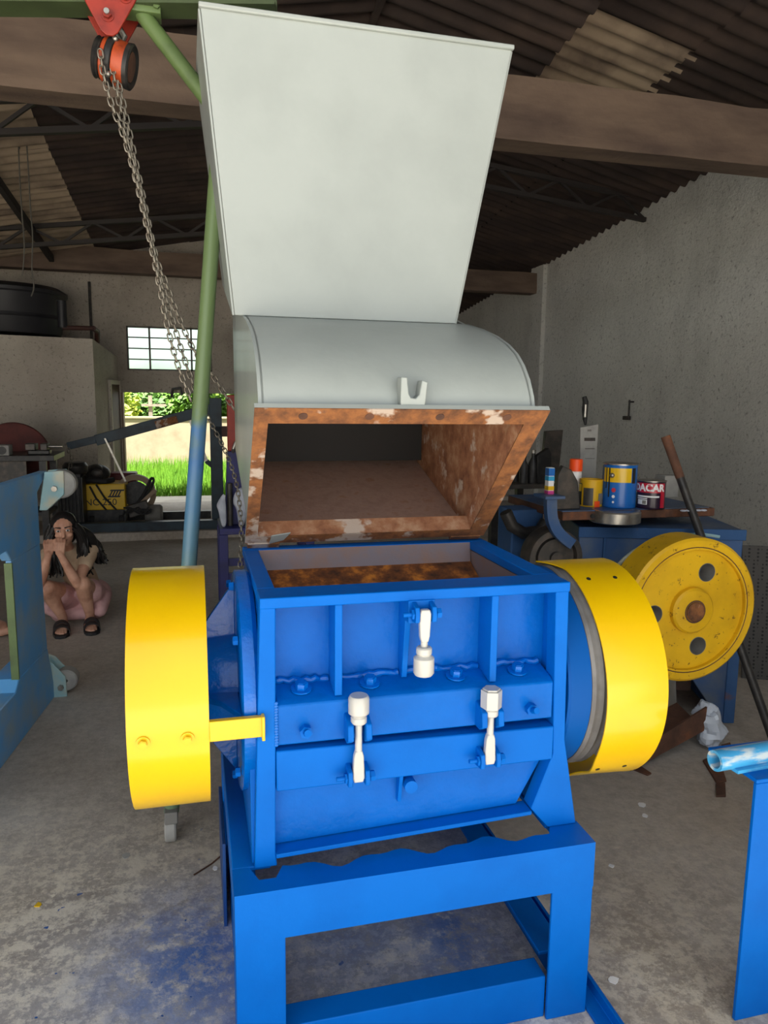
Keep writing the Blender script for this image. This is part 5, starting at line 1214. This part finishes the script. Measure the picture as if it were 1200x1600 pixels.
def hair(root, h, MF, locks, seed):
    rg = random.Random(seed); b = MB()
    b.ball(h+MF@V3((0,.030,.046)), (.090,.094,.090), 24, 16, MF); b.ball(h+MF@V3((0,.05,-.02)), (.088,.08,.11), 20, 14, MF)
    hc = b.build('hair','hair',root,local=True)
    for (anchor, end, n, amp) in locks:
        side = 1 if anchor[0] > 0 else -1
        def path(a, e, ph, am, K=16):
            pts = []
            for k in range(K):
                t = k/(K-1); p = lerp(a,e,t); p.x += side*.045*math.sin(math.pi*t)*(1-t) + am*math.sin(ph+t*17)*t; p.y += am*.8*math.cos(ph+t*17)*t; p.z += .02*math.sin(math.pi*t); pts.append(p)
            return pts
        m = MB(); m.tube(path(h+MF@V3(anchor), V3(end), 0, .004), [.022+.020*math.sin(math.pi*min(1,k/15*.9+.12)) for k in range(16)], 12); m.build('hair_mass','hair',hc,local=True)
        m = MB()
        for i in range(n*3):
            a = h+MF@(V3(anchor)+V3((rg.uniform(-.02,.02),rg.uniform(-.05,.05),rg.uniform(-.02,.02)))); e = V3(end)+V3((rg.gauss(0,.028),rg.gauss(0,.025),rg.uniform(-.06,.05)))
            m.tube(path(a, e, rg.uniform(0,6.28), amp*rg.uniform(.4,1.1)), [.0055+.003*math.sin(math.pi*k/15) for k in range(16)], 5)
        tag(m.build('hair_strands','hair',hc,local=True), kind='stuff')
gp = at(120,981,Z=0)
PG = thing('person', gp, 'person crouching with hands at face, beige shirt, pink skirt and black sandals', 'person', rz=R(8.7))
FM = Matrix.Rotation(R(-4),3,'Z') @ Matrix.Rotation(R(-3),3,'Y') @ Matrix.Rotation(R(6),3,'X')
J = dict(pelvis=(.07,.20,.21), belly=(.055,.16,.34), chest=(.005,.06,.49), neck0=(-.03,.0,.60), neck1=(-.045,-.05,.675), head=(-.052,-.075,.775), face=FM,
    shL=(-.175,.02,.57), shR=(.125,.03,.59), elL=(-.235,-.20,.40), wrL=(-.160,-.235,.635), elR=(.02,-.22,.395), wrR=(-.085,-.24,.63),
    hipL=(-.03,.19,.19), hipR=(.13,.19,.19), knL=(-.185,-.17,.37), knR=(.055,-.19,.385), anL=(-.095,-.03,.105), anR=(.098,-.03,.105), toeL=(-.105,-.20,.035), toeR=(.105,-.20,.035), calf=(.0,.03,-.01))
h, MF = person(PG, J, [((-.160,-.235,.64),(-.158,-.212,.70),(0,-1,0),(.45,.85,0),1), ((-.085,-.24,.635),(-.078,-.218,.705),(0,-1,0),(-.30,.9,0),-1)])
hair(PG, h, MF, [((-.075,.0,.03),(-.12,-.07,.48),20,.012),((.075,.0,.03),(.075,-.02,.47),20,.014),((.06,.06,.0),(.20,.06,.53),18,.016),((-.06,.06,0),(-.14,.05,.5),14,.012)], 3)
# beige T-shirt
b = MB(); chainlimb(b, [(.07,.21,.26), J['belly'], J['chest'], (-.03,.005,.58)], [.122,.118,.122,.075]); b.capsule(J['shL'],J['shR'],.066,.066)
for s, f in (('L',.42),('R',.42)): b.capsule(J['sh'+s], lerp(J['sh'+s],J['el'+s],f), .064, .058)
remesh(b.build('shirt','shirt',PG,local=True), .009, 6)
# pink skirt round hips and thighs, hanging below
b = MB(); b.capsule((-.05,.20,.20),(.15,.20,.20),.125,.125)
for s, dx in (('L',-.012),('R',.02)):
    kk = lerp(J['hip'+s],J['kn'+s],.55)+V3((dx,0,-.012)); b.capsule(J['hip'+s], kk, .112, .098)
b.capsule((.19,.10,.20),(.17,-.02,.13),.075,.055); b.capsule((-.13,.09,.09),(.15,.08,.085),.05,.05); b.capsule((-.20,.04,.17),(-.12,.05,.10),.05,.04)
remesh(b.build('skirt','pink_cloth',PG,local=True), .010, 8)
for s in 'LR':
    an, toe = V3(J['an'+s]), V3(J['toe'+s]); cx = toe.x; b = MB()
    out = [(-.045,.06),(-.05,-.02),(-.058,-.15),(-.045,-.205),(-.01,-.225),(.03,-.215),(.055,-.17),(.055,-.05),(.045,.06),(0,.08)]
    yo = -.03
    b.prism([(cx+x, yo+y) for x,y in out], 'z', 0, .022); so = b.build('sandal','sandal',PG,local=True,bevel=.005)
    for (y0_,y1_,hz) in ((-.155,-.105,.070),(-.095,-.045,.085)):
        m = MB(); n = 12; vs_=[]; fs_=[]
        for i in range(n+1):
            a = math.pi*i/n; x = cx+.054*math.cos(a); z = .015+(hz-.015)*math.sin(a)**.8
            x2 = cx+.060*math.cos(a); z2 = .015+(hz-.009)*math.sin(a)**.8
            vs_ += [(x,yo+y0_,z),(x,yo+y1_,z+.006),(x2,yo+y1_,z2+.006),(x2,yo+y0_,z2)]
        for i in range(n):
            for k in range(4): fs_.append((i*4+k,i*4+(k+1)%4,i*4+4+(k+1)%4,i*4+4+k))
        m.add(vs_,fs_); m.build('strap','sandal',so,local=True)
# second person, seated on the floor just outside the left edge: only a foot shows
g2 = at(-104,1003,Z=0)
P2_ = thing('person', g2, 'person seated on the floor at the left edge, only a bare foot visible', 'person', rz=R(14))
FM2 = Matrix.Rotation(R(12),3,'Z')
J2 = dict(pelvis=(0,.12,.12), belly=(0,.12,.28), chest=(0,.09,.45), neck0=(0,.07,.56), neck1=(0,.05,.63), head=(0,.03,.73), face=FM2,
    shL=(-.165,.09,.53), shR=(.165,.09,.53), elL=(-.26,-.02,.33), wrL=(-.20,-.20,.26), elR=(.26,-.02,.33), wrR=(.22,-.20,.27),
    hipL=(-.09,.10,.11), hipR=(.09,.10,.11), knL=(-.24,-.24,.20), knR=(.26,-.22,.20), anL=(.0,-.36,.09), anR=(.44,-.10,.09), toeL=(.15,-.42,.05), toeR=(.60,-.06,.06), calf=(0,0,-.01))
h2, MF2 = person(P2_, J2, [((-.20,-.20,.26),(-.18,-.27,.27),(0,0,1),(0,-.2,-.9),1), ((.22,-.20,.27),(.24,-.27,.27),(0,0,1),(0,-.2,-.9),-1)])
hair(P2_, h2, MF2, [((-.075,.0,.03),(-.1,.03,.55),12,.008),((.075,.0,.03),(.1,.03,.55),12,.008)], 8)
b = MB(); chainlimb(b, [(0,.12,.16), J2['belly'], J2['chest'], (0,.07,.55)], [.125,.118,.122,.075]); b.capsule(J2['shL'],J2['shR'],.066,.066)
for s in 'LR': b.capsule(J2['sh'+s], lerp(J2['sh'+s],J2['el'+s],.42), .062, .056)
remesh(b.build('shirt','shirt',P2_,local=True), .010, 6)
b = MB(); b.capsule((-.08,.12,.12),(.08,.12,.12),.115,.115)
for s in 'LR': b.capsule(J2['hip'+s], lerp(J2['hip'+s],J2['kn'+s],.6), .104, .084)
remesh(b.build('shorts','violet_paint',P2_,local=True), .010, 6)
